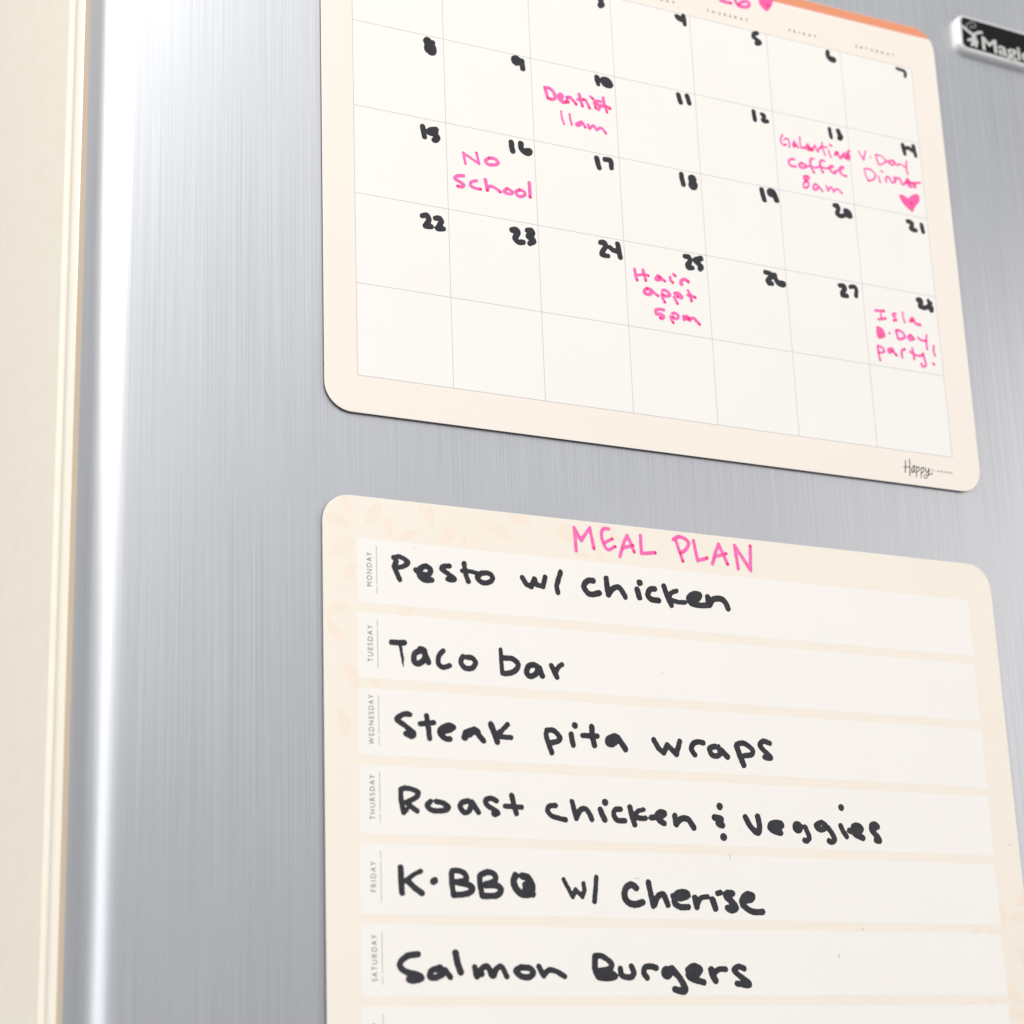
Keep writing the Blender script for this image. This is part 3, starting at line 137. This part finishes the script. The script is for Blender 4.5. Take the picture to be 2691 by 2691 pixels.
SPECKS = [('cal',45.2,-62.3,0.43,0.49),('cal',-4.9,-70.7,0.38,0.22),('cal',12.4,-122.5,0.27,0.27),('cal',-1.5,-157.2,0.33,0.27),('meal',135.4,-332.9,0.43,2.45),('meal',97.9,-341.1,2.07,0.33),('meal',96.5,-346.1,0.33,0.33),('meal',140.4,-323.4,0.76,0.27),('meal',110.0,-356.7,0.43,0.38),('meal',157.5,-341.7,0.33,0.27),('meal',157.5,-341.7,0.33,0.27),('meal',188.6,-356.9,0.65,0.87),('meal',177.5,-366.1,0.76,1.09),('meal',203.5,-360.0,0.43,0.33),('meal',215.3,-331.5,0.33,0.27),('meal',258.3,-324.8,1.41,0.38),('meal',148.3,-258.6,0.49,0.27),('meal',184.2,-255.1,0.38,0.33),('meal',19.0,-232.9,0.49,0.49),('meal',22.8,-397.8,0.43,0.43),('meal',112.7,-269.2,0.65,0.43)]

# ------------------------------------------------------------------ helpers
def material(name, color, rough=0.5, metal=0.0, spec=0.5):
    mt = bpy.data.materials.new(name)
    mt.use_nodes = True
    b = mt.node_tree.nodes['Principled BSDF']
    b.inputs['Base Color'].default_value = (*color, 1)
    b.inputs['Roughness'].default_value = rough
    b.inputs['Metallic'].default_value = metal
    b.inputs['Specular IOR Level'].default_value = spec
    return mt, mt.node_tree, b


def noise(nt, scale_vec, scale=1.0, detail=2.0, rough=0.5, use='Object'):
    tc = nt.nodes.new('ShaderNodeTexCoord')
    mp = nt.nodes.new('ShaderNodeMapping')
    mp.inputs['Scale'].default_value = scale_vec
    nz = nt.nodes.new('ShaderNodeTexNoise')
    nz.inputs['Scale'].default_value = scale
    nz.inputs['Detail'].default_value = detail
    nz.inputs['Roughness'].default_value = rough
    nt.links.new(tc.outputs[use], mp.inputs['Vector'])
    nt.links.new(mp.outputs['Vector'], nz.inputs['Vector'])
    return nz.outputs['Fac']


def ramp(nt, fac, stops):
    r = nt.nodes.new('ShaderNodeValToRGB')
    e = r.color_ramp.elements
    while len(e) < len(stops):
        e.new(0.5)
    for el, (p, c) in zip(e, stops):
        el.position = p
        el.color = (*c, 1) if len(c) == 3 else c
    nt.links.new(fac, r.inputs['Fac'])
    return r.outputs['Color']


def mottled(name, c0, c1, scale, rough=0.5, spec=0.5, bump=0.0, bscale=None, vec=(1, 1, 1)):
    mt, nt, b = material(name, c0, rough, 0, spec)
    f = noise(nt, vec, scale, 3)
    nt.links.new(ramp(nt, f, [(0.3, c0), (0.7, c1)]), b.inputs['Base Color'])
    if bump:
        g = noise(nt, vec, bscale or scale, 2)
        bp = nt.nodes.new('ShaderNodeBump')
        bp.inputs['Distance'].default_value = bump
        bp.inputs['Strength'].default_value = 0.6
        nt.links.new(g, bp.inputs['Height'])
        nt.links.new(bp.outputs['Normal'], b.inputs['Normal'])
    return mt


def brushed_steel():
    mt, nt, b = material('brushed_steel', (0.6, 0.61, 0.63), 0.40, 1.0)
    tc = nt.nodes.new('ShaderNodeTexCoord')
    sp = nt.nodes.new('ShaderNodeSeparateXYZ')
    nt.links.new(tc.outputs['Object'], sp.inputs[0])
    ad = nt.nodes.new('ShaderNodeMath')          # unroll the bent edge: x + y
    ad.operation = 'SUBTRACT'
    nt.links.new(sp.outputs['X'], ad.inputs[0])
    nt.links.new(sp.outputs['Y'], ad.inputs[1])

    def streak(fx, fz, detail):
        a = nt.nodes.new('ShaderNodeMath'); a.operation = 'MULTIPLY'; a.inputs[1].default_value = fx
        c = nt.nodes.new('ShaderNodeMath'); c.operation = 'MULTIPLY'; c.inputs[1].default_value = fz
        nt.links.new(ad.outputs[0], a.inputs[0])
        nt.links.new(sp.outputs['Z'], c.inputs[0])
        cb = nt.nodes.new('ShaderNodeCombineXYZ')
        nt.links.new(a.outputs[0], cb.inputs['X'])
        nt.links.new(c.outputs[0], cb.inputs['Z'])
        nz = nt.nodes.new('ShaderNodeTexNoise')
        nz.inputs['Scale'].default_value = 1.0
        nz.inputs['Detail'].default_value = detail
        nz.inputs['Roughness'].default_value = 0.65
        nt.links.new(cb.outputs[0], nz.inputs['Vector'])
        return nz.outputs['Fac']

    s1 = streak(2200, 7, 3)
    s2 = streak(500, 4, 1)
    mx = nt.nodes.new('ShaderNodeMath'); mx.operation = 'MULTIPLY_ADD'
    mx.inputs[1].default_value = 0.88
    nt.links.new(s1, mx.inputs[0])
    m2 = nt.nodes.new('ShaderNodeMath'); m2.operation = 'MULTIPLY'; m2.inputs[1].default_value = 0.12
    nt.links.new(s2, m2.inputs[0])
    nt.links.new(m2.outputs[0], mx.inputs[2])
    nt.links.new(ramp(nt, mx.outputs[0], [(0.36, STEEL_LO), (0.64, STEEL_HI)]), b.inputs['Base Color'])
    bp = nt.nodes.new('ShaderNodeBump')
    bp.inputs['Distance'].default_value = 0.000008
    bp.inputs['Strength'].default_value = 0.18
    nt.links.new(s1, bp.inputs['Height'])
    nt.links.new(bp.outputs['Normal'], b.inputs['Normal'])
    sm = noise(nt, (6, 6, 2.2), 2.0, 4, 0.6)              # faint wiped smears in the gloss
    mr = nt.nodes.new('ShaderNodeMapRange')
    mr.inputs['From Min'].default_value = 0.3; mr.inputs['From Max'].default_value = 0.7
    mr.inputs['To Min'].default_value = 0.375; mr.inputs['To Max'].default_value = 0.425
    nt.links.new(sm, mr.inputs['Value'])
    nt.links.new(mr.outputs['Result'], b.inputs['Roughness'])
    b.inputs['Anisotropic'].default_value = 0.55
    tv = nt.nodes.new('ShaderNodeCombineXYZ')
    tv.inputs['Z'].default_value = 1.0
    nt.links.new(tv.outputs[0], b.inputs['Tangent'])
    b.inputs['Anisotropic Rotation'].default_value = 0.25
    return mt


STEEL_LO = (0.58, 0.592, 0.615)
STEEL_HI = (0.71, 0.722, 0.745)
MAT = {}
MAT['steel'] = brushed_steel()
MAT['enamel'] = mottled('cream_enamel', (0.785, 0.725, 0.62), (0.81, 0.755, 0.65), 130, 0.45, 0.4, 0, None, (1, 0.8, 1))
MAT['liner'] = material('beige_plastic', (0.62, 0.48, 0.33), 0.3)[0]
MAT['gasket'] = material('gasket_vinyl', (0.80, 0.75, 0.65), 0.16)[0]
MAT['badge_metal'] = material('satin_badge_metal', (0.70, 0.70, 0.69), 0.40, 0.35)[0]
MAT['badge_black'] = material('badge_black', (0.008, 0.008, 0.010), 0.5, 0, 0.15)[0]
MAT['emblem'] = material('badge_silver_print', (0.55, 0.55, 0.53), 0.45)[0]
MAT['emblem_grey'] = material('badge_grey_print', (0.16, 0.17, 0.18), 0.5)[0]
MAT['sheet_edge'] = material('laminate_edge', (0.86, 0.85, 0.82), 0.4)[0]
MAT['magnet'] = material('magnet_backing', (0.018, 0.012, 0.014), 0.6)[0]
MAT['cal_border'] = mottled('calendar_cream', (0.875, 0.80, 0.715), (0.885, 0.812, 0.73), 30, 0.42, 0.25)
MAT['cal_white'] = mottled('calendar_white', (0.875, 0.848, 0.795), (0.885, 0.858, 0.81), 30, 0.42, 0.25)
MAT['meal_border'] = mottled('meal_cream', (0.875, 0.805, 0.70), (0.885, 0.815, 0.715), 30, 0.42, 0.25)
MAT['meal_white'] = mottled('meal_white', (0.885, 0.85, 0.80), (0.895, 0.86, 0.81), 30, 0.42, 0.25)
MAT['leaf'] = material('peach_leaf_print', (0.885, 0.768, 0.65), 0.42, 0, 0.25)[0]
MAT['coral'] = material('coral_print', (0.80, 0.31, 0.17), 0.42, 0, 0.25)[0]
MAT['rose_line'] = material('rose_print', (0.86, 0.42, 0.42), 0.42, 0, 0.25)[0]
MAT['line'] = material('grid_line_grey', (0.53, 0.50, 0.515), 0.5, 0, 0.25)[0]
MAT['print'] = material('printed_charcoal', (0.05, 0.04, 0.05), 0.5, 0, 0.25)[0]
MAT['day_print'] = material('printed_grey_violet', (0.085, 0.07, 0.095), 0.5, 0, 0.25)[0]
MAT['rule'] = material('printed_rule', (0.26, 0.235, 0.28), 0.5, 0, 0.25)[0]
MAT['speck'] = material('dust_grey', (0.60, 0.57, 0.54), 0.8)[0]

mt, nt, b = material('black_marker', (0.045, 0.045, 0.052), 0.5, 0, 0.35)
nt.links.new(ramp(nt, noise(nt, (1, 1, 1), 260, 4, 0.6), [(0.3, (0.022, 0.022, 0.028)), (0.7, (0.038, 0.038, 0.046))]), b.inputs['Base Color'])
MAT['black'] = mt

mt, nt, b = material('pink_marker', (0.9, 0.2, 0.45), 0.45, 0, 0.35)
at = nt.nodes.new('ShaderNodeAttribute'); at.attribute_name = 'ink_density'
nz = noise(nt, (1, 1, 1), 650, 4, 0.75)
ad = nt.nodes.new('ShaderNodeMath'); ad.operation = 'MULTIPLY_ADD'
ad.inputs[1].default_value = 0.7; nt.links.new(nz, ad.inputs[0]); nt.links.new(at.outputs['Fac'], ad.inputs[2])
nt.links.new(ramp(nt, ad.outputs[0], [(0.32, (0.94, 0.25, 0.60)), (0.58, (0.93, 0.145, 0.43)), (1.0, (0.84, 0.035, 0.17))]), b.inputs['Base Color'])
MAT['pink'] = mt


def tag(o, label=None, cat=None, group=None, kind=None):
    if label: o['label'] = label
    if cat: o['category'] = cat
    if group: o['group'] = group
    if kind: o['kind'] = kind
    return o


def empty(name, x, y, z):
    o = bpy.data.objects.new(name, None)
    o.empty_display_size = 0.02
    COL.objects.link(o)
    o.location = W(x, y, z)
    return o


def mesh_obj(name, verts, faces, mat, parent=None, smooth=False, mats=None, fmat=None):
    """verts in door millimetres"""
    org = parent['_org'] if parent else (0, 0, -Z0)
    me = bpy.data.meshes.new(name)
    v = (np.asarray(verts, dtype=float) - np.array(org)) / 1000.0
    me.from_pydata(v.tolist(), [], [tuple(int(i) for i in f) for f in faces])
    for mm_ in (mats or [mat]):
        me.materials.append(MAT[mm_])
    if fmat is not None:
        me.polygons.foreach_set('material_index', fmat)
    if smooth:
        me.polygons.foreach_set('use_smooth', [True] * len(me.polygons))
    me.update()
    o = bpy.data.objects.new(name, me)
    COL.objects.link(o)
    if parent:
        o.parent = PARENT[parent['_k']]
    return o


PARENT = {}


def root(name, x, y, z):
    o = empty(name, x, y, z)
    k = len(PARENT)
    PARENT[k] = o
    return o, {'_org': (x, y, z), '_k': k}


def sub(handle, obj):            # handle for sub-parts that hang under a part
    k = len(PARENT)
    PARENT[k] = obj
    return {'_org': handle['_org'], '_k': k}


def part_root(handle, name):
    raise NotImplementedError


def extrude_profile(prof, z0, z1, closed=True):
    n = len(prof)
    v = [(x, y, z0) for x, y in prof] + [(x, y, z1) for x, y in prof]
    f = [(i, (i + 1) % n, (i + 1) % n + n, i + n) for i in range(n if closed else n - 1)]
    if closed:
        f += [tuple(range(n))[::-1], tuple(range(n, 2 * n))]
    return v, f


def rrect(x0, x1, z0, z1, r, n=10):
    pts = []
    for cx, cz, a0 in ((x1 - r, z1 - r, 0), (x0 + r, z1 - r, 90), (x0 + r, z0 + r, 180), (x1 - r, z0 + r, 270)):
        for i in range(n + 1):
            a = math.radians(a0 + 90 * i / n)
            pts.append((cx + r * math.cos(a), cz + r * math.sin(a)))
    return pts


def slab(name, x0, x1, z0, z1, r, yf, yb, bev, mat, parent, edge=None, n=14):
    """rounded plate lying on the door, front at yf, back at yb, with a small bevel"""
    rings = [(0, yb), (0, yf + bev), (bev * 0.3, yf + bev * 0.3), (bev, yf)]
    V, F_, fm = [], [], []
    m_ = 0
    for ins, y in rings:
        p = rrect(x0 + ins, x1 - ins, z0 + ins, z1 - ins, max(r - ins, 0.01), n)
        m_ = len(p)
        V += [(a, y, c) for a, c in p]
    for k in range(len(rings) - 1):
        for i in range(m_):
            j = (i + 1) % m_
            F_.append((k * m_ + i, k * m_ + j, (k + 1) * m_ + j, (k + 1) * m_ + i))
            fm.append(1 if edge else 0)
    F_.append(tuple(range((len(rings) - 1) * m_, len(rings) * m_)))
    fm.append(0)
    F_.append(tuple(range(m_))[::-1])
    fm.append(1 if edge else 0)
    return mesh_obj(name, V, F_, mat, parent, mats=[mat] + ([edge] if edge else []), fmat=fm)


def quad(name, x0, x1, z0, z1, y, mat, parent):
    return mesh_obj(name, [(x0, y, z0), (x1, y, z0), (x1, y, z1), (x0, y, z1)], [(0, 1, 2, 3)], mat, parent)


def text(name, s, mat, parent, cx, cz, y, length=None, height=None, rot=0.0, spacing=1.0, bold=0.0, depth=0.0, left=None):
    cu = bpy.data.curves.new('t', 'FONT')
    cu.body = s
    cu.size = 1.0
    cu.space_character = spacing
    cu.offset = bold
    cu.extrude = depth
    to = bpy.data.objects.new('t', cu)
    COL.objects.link(to)
    bpy.context.view_layer.update()
    me = bpy.data.meshes.new_from_object(to.evaluated_get(bpy.context.evaluated_depsgraph_get()))
    bpy.data.objects.remove(to)
    co = np.empty(len(me.vertices) * 3)
    me.vertices.foreach_get('co', co)
    co = co.reshape(-1, 3)
    mn, mx_ = co[:, :2].min(0), co[:, :2].max(0)
    cap = 0.73
    kx = length / (mx_[0] - mn[0]) if length else height / cap
    kz = height / cap if height else kx
    X = (co[:, 0] - (mn[0] if left is not None else (mn[0] + mx_[0]) / 2)) * kx
    Zc = (co[:, 1] - (0 if left is not None else cap / 2)) * kz
    a = math.radians(rot)
    gx = (left if left is not None else cx) + X * math.cos(a) - Zc * math.sin(a)
    gz = cz + X * math.sin(a) + Zc * math.cos(a)
    V = np.stack([gx, y - co[:, 2], gz], 1)
    fs = [tuple(p.vertices) for p in me.polygons]
    bpy.data.meshes.remove(me)
    return mesh_obj(name, V, fs, mat, parent)


# ---- marker ink: strokes with a round nib, merged into one clean outline
def catmull(pts, n=8):
    P = [pts[0]] + list(pts) + [pts[-1]]
    out = []
    for i in range(1, len(P) - 2):
        p0, p1, p2, p3 = (np.array(P[i + k]) for k in (-1, 0, 1, 2))
        for t in np.linspace(0, 1, n, endpoint=False):
            out.append(0.5 * (2 * p1 + (p2 - p0) * t + (2 * p0 - 5 * p1 + 4 * p2 - p3) * t * t + (3 * p1 - p0 - 3 * p2 + p3) * t ** 3))
    out.append(np.array(pts[-1]))
    return out


def hash_noise(x, z, s, seed):
    """cheap smooth value noise"""
    xi, zi = np.floor(x / s), np.floor(z / s)
    fx, fz = x / s - xi, z / s - zi
    fx = fx * fx * (3 - 2 * fx); fz = fz * fz * (3 - 2 * fz)

    def h(a, b):
        v = np.sin(a * 127.1 + b * 311.7 + seed * 74.7) * 43758.5453
        return v - np.floor(v)
    return (h(xi, zi) * (1 - fx) + h(xi + 1, zi) * fx) * (1 - fz) + (h(xi, zi + 1) * (1 - fx) + h(xi + 1, zi + 1) * fx) * fz - 0.5


def ink(name, strokes, mat, parent, y, cell=0.2, rough=0.22, grow=1.0, seed=1):
    polys = []
    for kind, pts in strokes:
        if kind == 'F':
            polys.append(('F', np.array(catmull([tuple(p[:2]) for p in pts] + [tuple(pts[0][:2])], 4)), None))
        else:
            q = catmull(pts) if (kind == 'C' and len(pts) > 2) else [np.array(p, float) for p in pts]
            q = np.array(q)
            polys.append(('S', q[:, :2], np.maximum(q[:, 2], 0.05) / 2 * grow))
    allp = np.vstack([p[1] for p in polys])
    rmax = max([p[2].max() for p in polys if p[2] is not None] + [0.5])
    x0, z0 = allp.min(0) - rmax - 2 * cell
    x1, z1 = allp.max(0) + rmax + 2 * cell
    nx, nz_ = int((x1 - x0) / cell) + 2, int((z1 - z0) / cell) + 2
    gx = x0 + np.arange(nx) * cell
    gz = z0 + np.arange(nz_) * cell
    GX, GZ = np.meshgrid(gx, gz, indexing='ij')
    sdf = np.full(GX.shape, 9.0)
    dens = np.zeros(GX.shape)
    for kind, q, r in polys:
        if kind == 'F':
            d = np.full(GX.shape, 9.0)
            inside = np.zeros(GX.shape, bool)
            for a, b_ in zip(q[:-1], q[1:]):
                ab = b_ - a
                L2 = max(ab @ ab, 1e-9)
                t = np.clip(((GX - a[0]) * ab[0] + (GZ - a[1]) * ab[1]) / L2, 0, 1)
                d = np.minimum(d, np.hypot(GX - a[0] - t * ab[0], GZ - a[1] - t * ab[1]))
                c = ((a[1] > GZ) != (b_[1] > GZ))
                with np.errstate(divide='ignore', invalid='ignore'):
                    xx = (b_[0] - a[0]) * (GZ - a[1]) / (b_[1] - a[1] if b_[1] != a[1] else 1e-9) + a[0]
                inside ^= c & (GX < xx)
            d = np.where(inside, -d, d)
            sdf = np.minimum(sdf, d)
            dens += np.where(d < 0.2, 0.32, 0)
        else:
            dd = np.full(GX.shape, 9.0)
            if len(q) == 1:
                dd = np.hypot(GX - q[0, 0], GZ - q[0, 1]) - r[0]
            for i in range(len(q) - 1):
                a, b_ = q[i], q[i + 1]
                R = max(r[i], r[i + 1]) + 3 * cell
                ia = max(int((min(a[0], b_[0]) - R - x0) / cell), 0); ib = int((max(a[0], b_[0]) + R - x0) / cell) + 2
                ja = max(int((min(a[1], b_[1]) - R - z0) / cell), 0); jb = int((max(a[1], b_[1]) + R - z0) / cell) + 2
                sx, sz = GX[ia:ib, ja:jb], GZ[ia:ib, ja:jb]
                ab = b_ - a
                L2 = max(ab @ ab, 1e-9)
                t = np.clip(((sx - a[0]) * ab[0] + (sz - a[1]) * ab[1]) / L2, 0, 1)
                d = np.hypot(sx - a[0] - t * ab[0], sz - a[1] - t * ab[1]) - (r[i] * (1 - t) + r[i + 1] * t)
                dd[ia:ib, ja:jb] = np.minimum(dd[ia:ib, ja:jb], d)
            sdf = np.minimum(sdf, dd)
            dens += 0.22 * np.clip(-dd / 0.25, 0, 1)
            e = q[-1]                                     # the nib rests at the end of a stroke
            dens += 0.85 * np.clip(1.35 - np.hypot(GX - e[0], GZ - e[1]) / (r[-1] * 0.75), 0, 1)
    sdf = sdf + rough * (hash_noise(GX, GZ, 0.9, seed) * 0.6 + hash_noise(GX, GZ, 0.4, seed + 3) * 0.5)
    ins = sdf < 0
    cells = ins[:-1, :-1] | ins[1:, :-1] | ins[:-1, 1:] | ins[1:, 1:]
    g0, g1 = np.gradient(sdf, cell)
    gl = np.maximum(np.hypot(g0, g1), 0.35)
    mv = np.where(ins, 0, np.minimum(sdf, cell * 1.3))
    PX = GX - g0 / gl * mv / 1.0
    PZ = GZ - g1 / gl * mv / 1.0
    dome = 0.012 * np.clip(-sdf / 0.5, 0, 1)
    idx = -np.ones(GX.shape, int)
    used = np.zeros(GX.shape, bool)
    used[:-1, :-1] |= cells; used[1:, :-1] |= cells; used[:-1, 1:] |= cells; used[1:, 1:] |= cells
    idx[used] = np.arange(used.sum())
    V = np.stack([PX[used], y - dome[used], PZ[used]], 1)
    ci, cj = np.nonzero(cells)
    F_ = np.stack([idx[ci, cj], idx[ci + 1, cj], idx[ci + 1, cj + 1], idx[ci, cj + 1]], 1)
    o = mesh_obj(name, V, F_, mat, parent, smooth=True)
    if mat == 'pink':
        at_ = o.data.attributes.new('ink_density', 'FLOAT', 'POINT')
        at_.data.foreach_set('value', np.clip(dens[used], 0, 1.2).astype(np.float32))
    return o


# ------------------------------------------------------------------ the refrigerator
fridge, FR = root('refrigerator', 260, 300, -Z0)
tag(fridge, 'brushed stainless steel refrigerator with cream side and a black badge', 'refrigerator')
R0 = 10.5
prof = [(700, 0.0)] + [(x, 0.0) for x in (500, 300, 100, -40)]
for i in range(15):
    a = math.radians(90 * i / 14)
    prof.append((-79.5 - R0 * math.sin(a), R0 - R0 * math.cos(a)))
prof += [(-90, 16), (-90, 22.6), (-89.7, 23.6), (-88.6, 24.0), (700, 24.0)]
v, f = extrude_profile(prof, -900, 260)
door = mesh_obj('door', v, f, 'steel', FR)
door.data.polygons.foreach_set('use_smooth', [len(p.vertices) == 4 for p in door.data.polygons])
door.data.set_sharp_from_angle(angle=math.radians(30))


def box_profile(x0, y0, y1, x1, r, n=6):
    """plan outline whose left edges are rounded"""
    p = [(x1, y0)]
    for i in range(n + 1):
        a = math.radians(90 * i / n)
        p.append((x0 + r - r * math.sin(a), y0 + r - r * math.cos(a)))
    for i in range(n + 1):
        a = math.radians(90 * i / n)
        p.append((x0 + r - r * math.cos(a), y1 - r + r * math.sin(a)))
    p.append((x1, y1))
    return p


v, f = extrude_profile(box_profile(-89.3, 24.2, 34.0, 690, 1.6), -896, 256)
o = mesh_obj('door_liner', v, f, 'liner', FR, smooth=True); o.data.set_sharp_from_angle(angle=math.radians(35))
v, f = extrude_profile(box_profile(-90.6, 33.6, 46.5, 680, 5.5, 10), -893, 253)
o = mesh_obj('door_gasket', v, f, 'gasket', FR, smooth=True); o.data.set_sharp_from_angle(angle=math.radians(35))
v, f = extrude_profile(box_profile(-91.2, 46.8, 640, 702, 2.4), -1480, 262)
o = mesh_obj('cabinet', v, f, 'enamel', FR, smooth=True); o.data.set_sharp_from_angle(angle=math.radians(35))

# badge: one frame with a plate, an emblem and lettering under it
BX0, BX1, BZ0, BZ1 = 276.9, 353.0, 12.7, 30.5
badge = slab('badge', BX0, BX1, BZ0, BZ1, 4.2, -3.0, 0.0, 1.0, 'badge_metal', FR)
BH = sub(FR, badge)
slab('badge_plate', BX0 + 2.0, BX1 - 2.0, BZ0 + 2.0, BZ1 - 1.5, 2.0, -3.04, -2.9, 0.03, 'badge_black', BH)
text('badge_lettering', 'Magic Chef', 'emblem', BH, 0, 15.7, -3.1, length=53.0, height=6.6, left=289.0, bold=0.024, depth=0.0)
TILT = Matrix.Translation((0, 0, 0))


# ------------------------------------------------------------------ the calendar
YF = -1.2
CX0, CX1, CZ0, CZ1 = -12.8, 263.9, -186.8, 19.1
cal, CA = root('wall_calendar', (CX0 + CX1) / 2, 0, CZ0)
tag(cal, 'upper magnetic dry erase calendar sheet with dates and pink handwritten notes', 'calendar')
slab('sheet', CX0, CX1, CZ0, CZ1, 10.0, YF, -1.02, 0.12, 'cal_border', CA, edge='sheet_edge')
slab('magnetic_backing', CX0 + 0.05, CX1 - 0.05, CZ0 + 0.05, CZ1 - 0.05, 10.0, -1.02, -0.02, 0.02, 'magnet', CA)
# coral band: the strip of the sheet above z = 15.1, with the sheet's own rounded corners
bp_ = [(x, z) for x, z in rrect(CX0 + 0.14, CX1 - 0.14, CZ0 + 0.14, CZ1 - 0.14, 9.86, 40) if z > 15.05]
bp_ = [(CX1 - 1.75, 15.05)] + bp_ + [(CX0 + 1.75, 15.05)]
mesh_obj('coral_band', [(x, YF - 0.006, z) for x, z in bp_], [tuple(range(len(bp_)))], 'coral', CA)
quad('band_edge', CX0 + 1.6, CX1 - 1.6, 14.75, 15.05, YF - 0.006, 'rose_line', CA)
GX = [-0.75 + i * 35.94 for i in range(8)]
GZ = [-1.35, -36.0, -70.35, -104.7, -138.95, -173.2]
quad('grid_area', GX[0], GX[-1], GZ[-1], GZ[0], YF - 0.006, 'cal_white', CA)
LW = 0.11
for x in GX:
    quad('grid_line', x - LW, x + LW, GZ[-1] - LW, GZ[0] + LW, YF - 0.012, 'line', CA)
for z in GZ:
    quad('grid_line', GX[0], GX[-1], z - LW, z + LW, YF - 0.016, 'line', CA)
for i, (s, ln) in enumerate((('SUNDAY', 15.5), ('MONDAY', 16), ('TUESDAY', 17.5), ('WEDNESDAY', 23), ('THURSDAY', 19.4), ('FRIDAY', 13.3), ('SATURDAY', 19.6))):
    tag(text('weekday_name', s, 'day_print', CA, (GX[i] + GX[i + 1]) / 2, 3.1, YF - 0.012, length=ln, height=1.25, spacing=2.6, bold=0.02), 'small printed ' + s)
text('maker_name', 'PLANNER', 'print', CA, 245.0, -179.75, YF - 0.012, length=10.2, height=0.9, spacing=1.7, bold=0.008)

# ------------------------------------------------------------------ the meal planner
MX0, MX1, MZ1 = -14.0, 262.9, -216.5
MZ0 = MZ1 - 206
meal, ME = root('meal_planner', (MX0 + MX1) / 2, 0, MZ0)
tag(meal, 'lower magnetic cream meal planner sheet with black handwritten dinners', 'meal planner')
slab('sheet', MX0, MX1, MZ0, MZ1, 10.0, YF, -1.02, 0.12, 'meal_border', ME, edge='sheet_edge')
slab('magnetic_backing', MX0 + 0.05, MX1 - 0.05, MZ0 + 0.05, MZ1 - 0.05, 10.0, -1.02, -0.02, 0.02, 'magnet', ME)
for k, (x0, z0, x1, z1, w) in enumerate(LEAVES):
    a, b_ = np.array((x0, z0)), np.array((x1, z1))
    d = b_ - a
    nrm = np.array((-d[1], d[0])) / np.hypot(*d)
    ts = np.linspace(0, 1, 11)
    bend = (0.08 if k % 2 else -0.08) * np.hypot(*d)
    mid = [a + d * t + nrm * bend * math.sin(math.pi * t) for t in ts]
    hw = [w * 0.62 * math.sin(math.pi * t ** 0.85) ** 0.8 for t in ts]
    pts = [m_ + nrm * h for m_, h in zip(mid, hw)] + [m_ - nrm * h for m_, h in zip(mid[::-1], hw[::-1])][1:-1]
    pts = [(min(max(p[0], MX0 + 0.3), MX1 - 0.3), min(max(p[1], MZ0 + 0.3), MZ1 - 0.3)) for p in pts]
    mesh_obj('printed_leaf', [(p[0], YF - 0.004 - 0.00015 * k, p[1]) for p in pts], [tuple(range(len(pts)))], 'leaf', ME)
DAYS = ('MONDAY', 11.8), ('TUESDAY', 12.4), ('WEDNESDAY', 16.4), ('THURSDAY', 14.5), ('FRIDAY', 9.6), ('SATURDAY', 14.4), ('SUNDAY', 11.2)
for k, (s, ln) in enumerate(DAYS):
    zt = -231.25 - 25.28 * k
    quad('entry_row', -2.0 - 0.09 * k, 251.2 - 0.2 * k, zt - 22.1, zt, YF - 0.016, 'meal_white', ME)
    zc = zt - 10.4
    tag(text('weekday_name', s, 'day_print', ME, 2.3 - 0.07 * k, zc, YF - 0.024, length=ln, height=1.9, rot=90, spacing=1.35), 'small sideways printed ' + s)
    gap = zc - 5.0 if k % 3 != 1 else zc + 5.2
    for z0_, z1_ in ((zc - 8.2, gap - 0.35), (gap + 0.35, zc + 8.2)):
        quad('printed_rule', 5.0 - 0.07 * k - 0.09, 5.0 - 0.07 * k + 0.09, z0_, z1_, YF - 0.024, 'rule', ME)

# ------------------------------------------------------------------ ink
HND = {'cal': CA, 'meal': ME, 'badge': BH}
BASE = {'cal': YF - 0.024, 'meal': YF - 0.032, 'badge': -3.08}
for k, (brd, colr, nm, lb, st) in enumerate(INK):
    fine = colr in ('print',)
    o = ink(nm, st, colr, HND[brd], BASE[brd] - 0.0004 * k, cell=0.12 if fine else 0.2,
            rough=0.02 if fine else (0.12 if brd == 'badge' else 0.24), grow=1.0 if fine or brd == 'badge' else (1.09 if brd == 'cal' else 1.05), seed=k + 1)
    if lb:
        o['label'] = lb
for k, (brd, x, z, w_, h_) in enumerate(SPECKS):
    n_ = 9
    pts = [(x + w_ * 0.5 * math.cos(6.283 * i / n_) * random.uniform(0.7, 1.15), BASE[brd] - 0.045 - 0.0004 * k,
            z + h_ * 0.5 * math.sin(6.283 * i / n_) * random.uniform(0.7, 1.15)) for i in range(n_)]
    mesh_obj('dried_speck', pts, [tuple(range(n_))], 'speck', HND[brd])
# the badge sits a touch askew
piv = W(276, 0, 21)
rot = Matrix.Translation(piv) @ Matrix.Rotation(math.radians(1.9), 4, 'Y') @ Matrix.Translation(-piv)
for o in [badge] + list(badge.children):
    vm = fridge.location
    T = Matrix.Translation(-vm) @ rot @ Matrix.Translation(vm)
    o.data.transform(T)
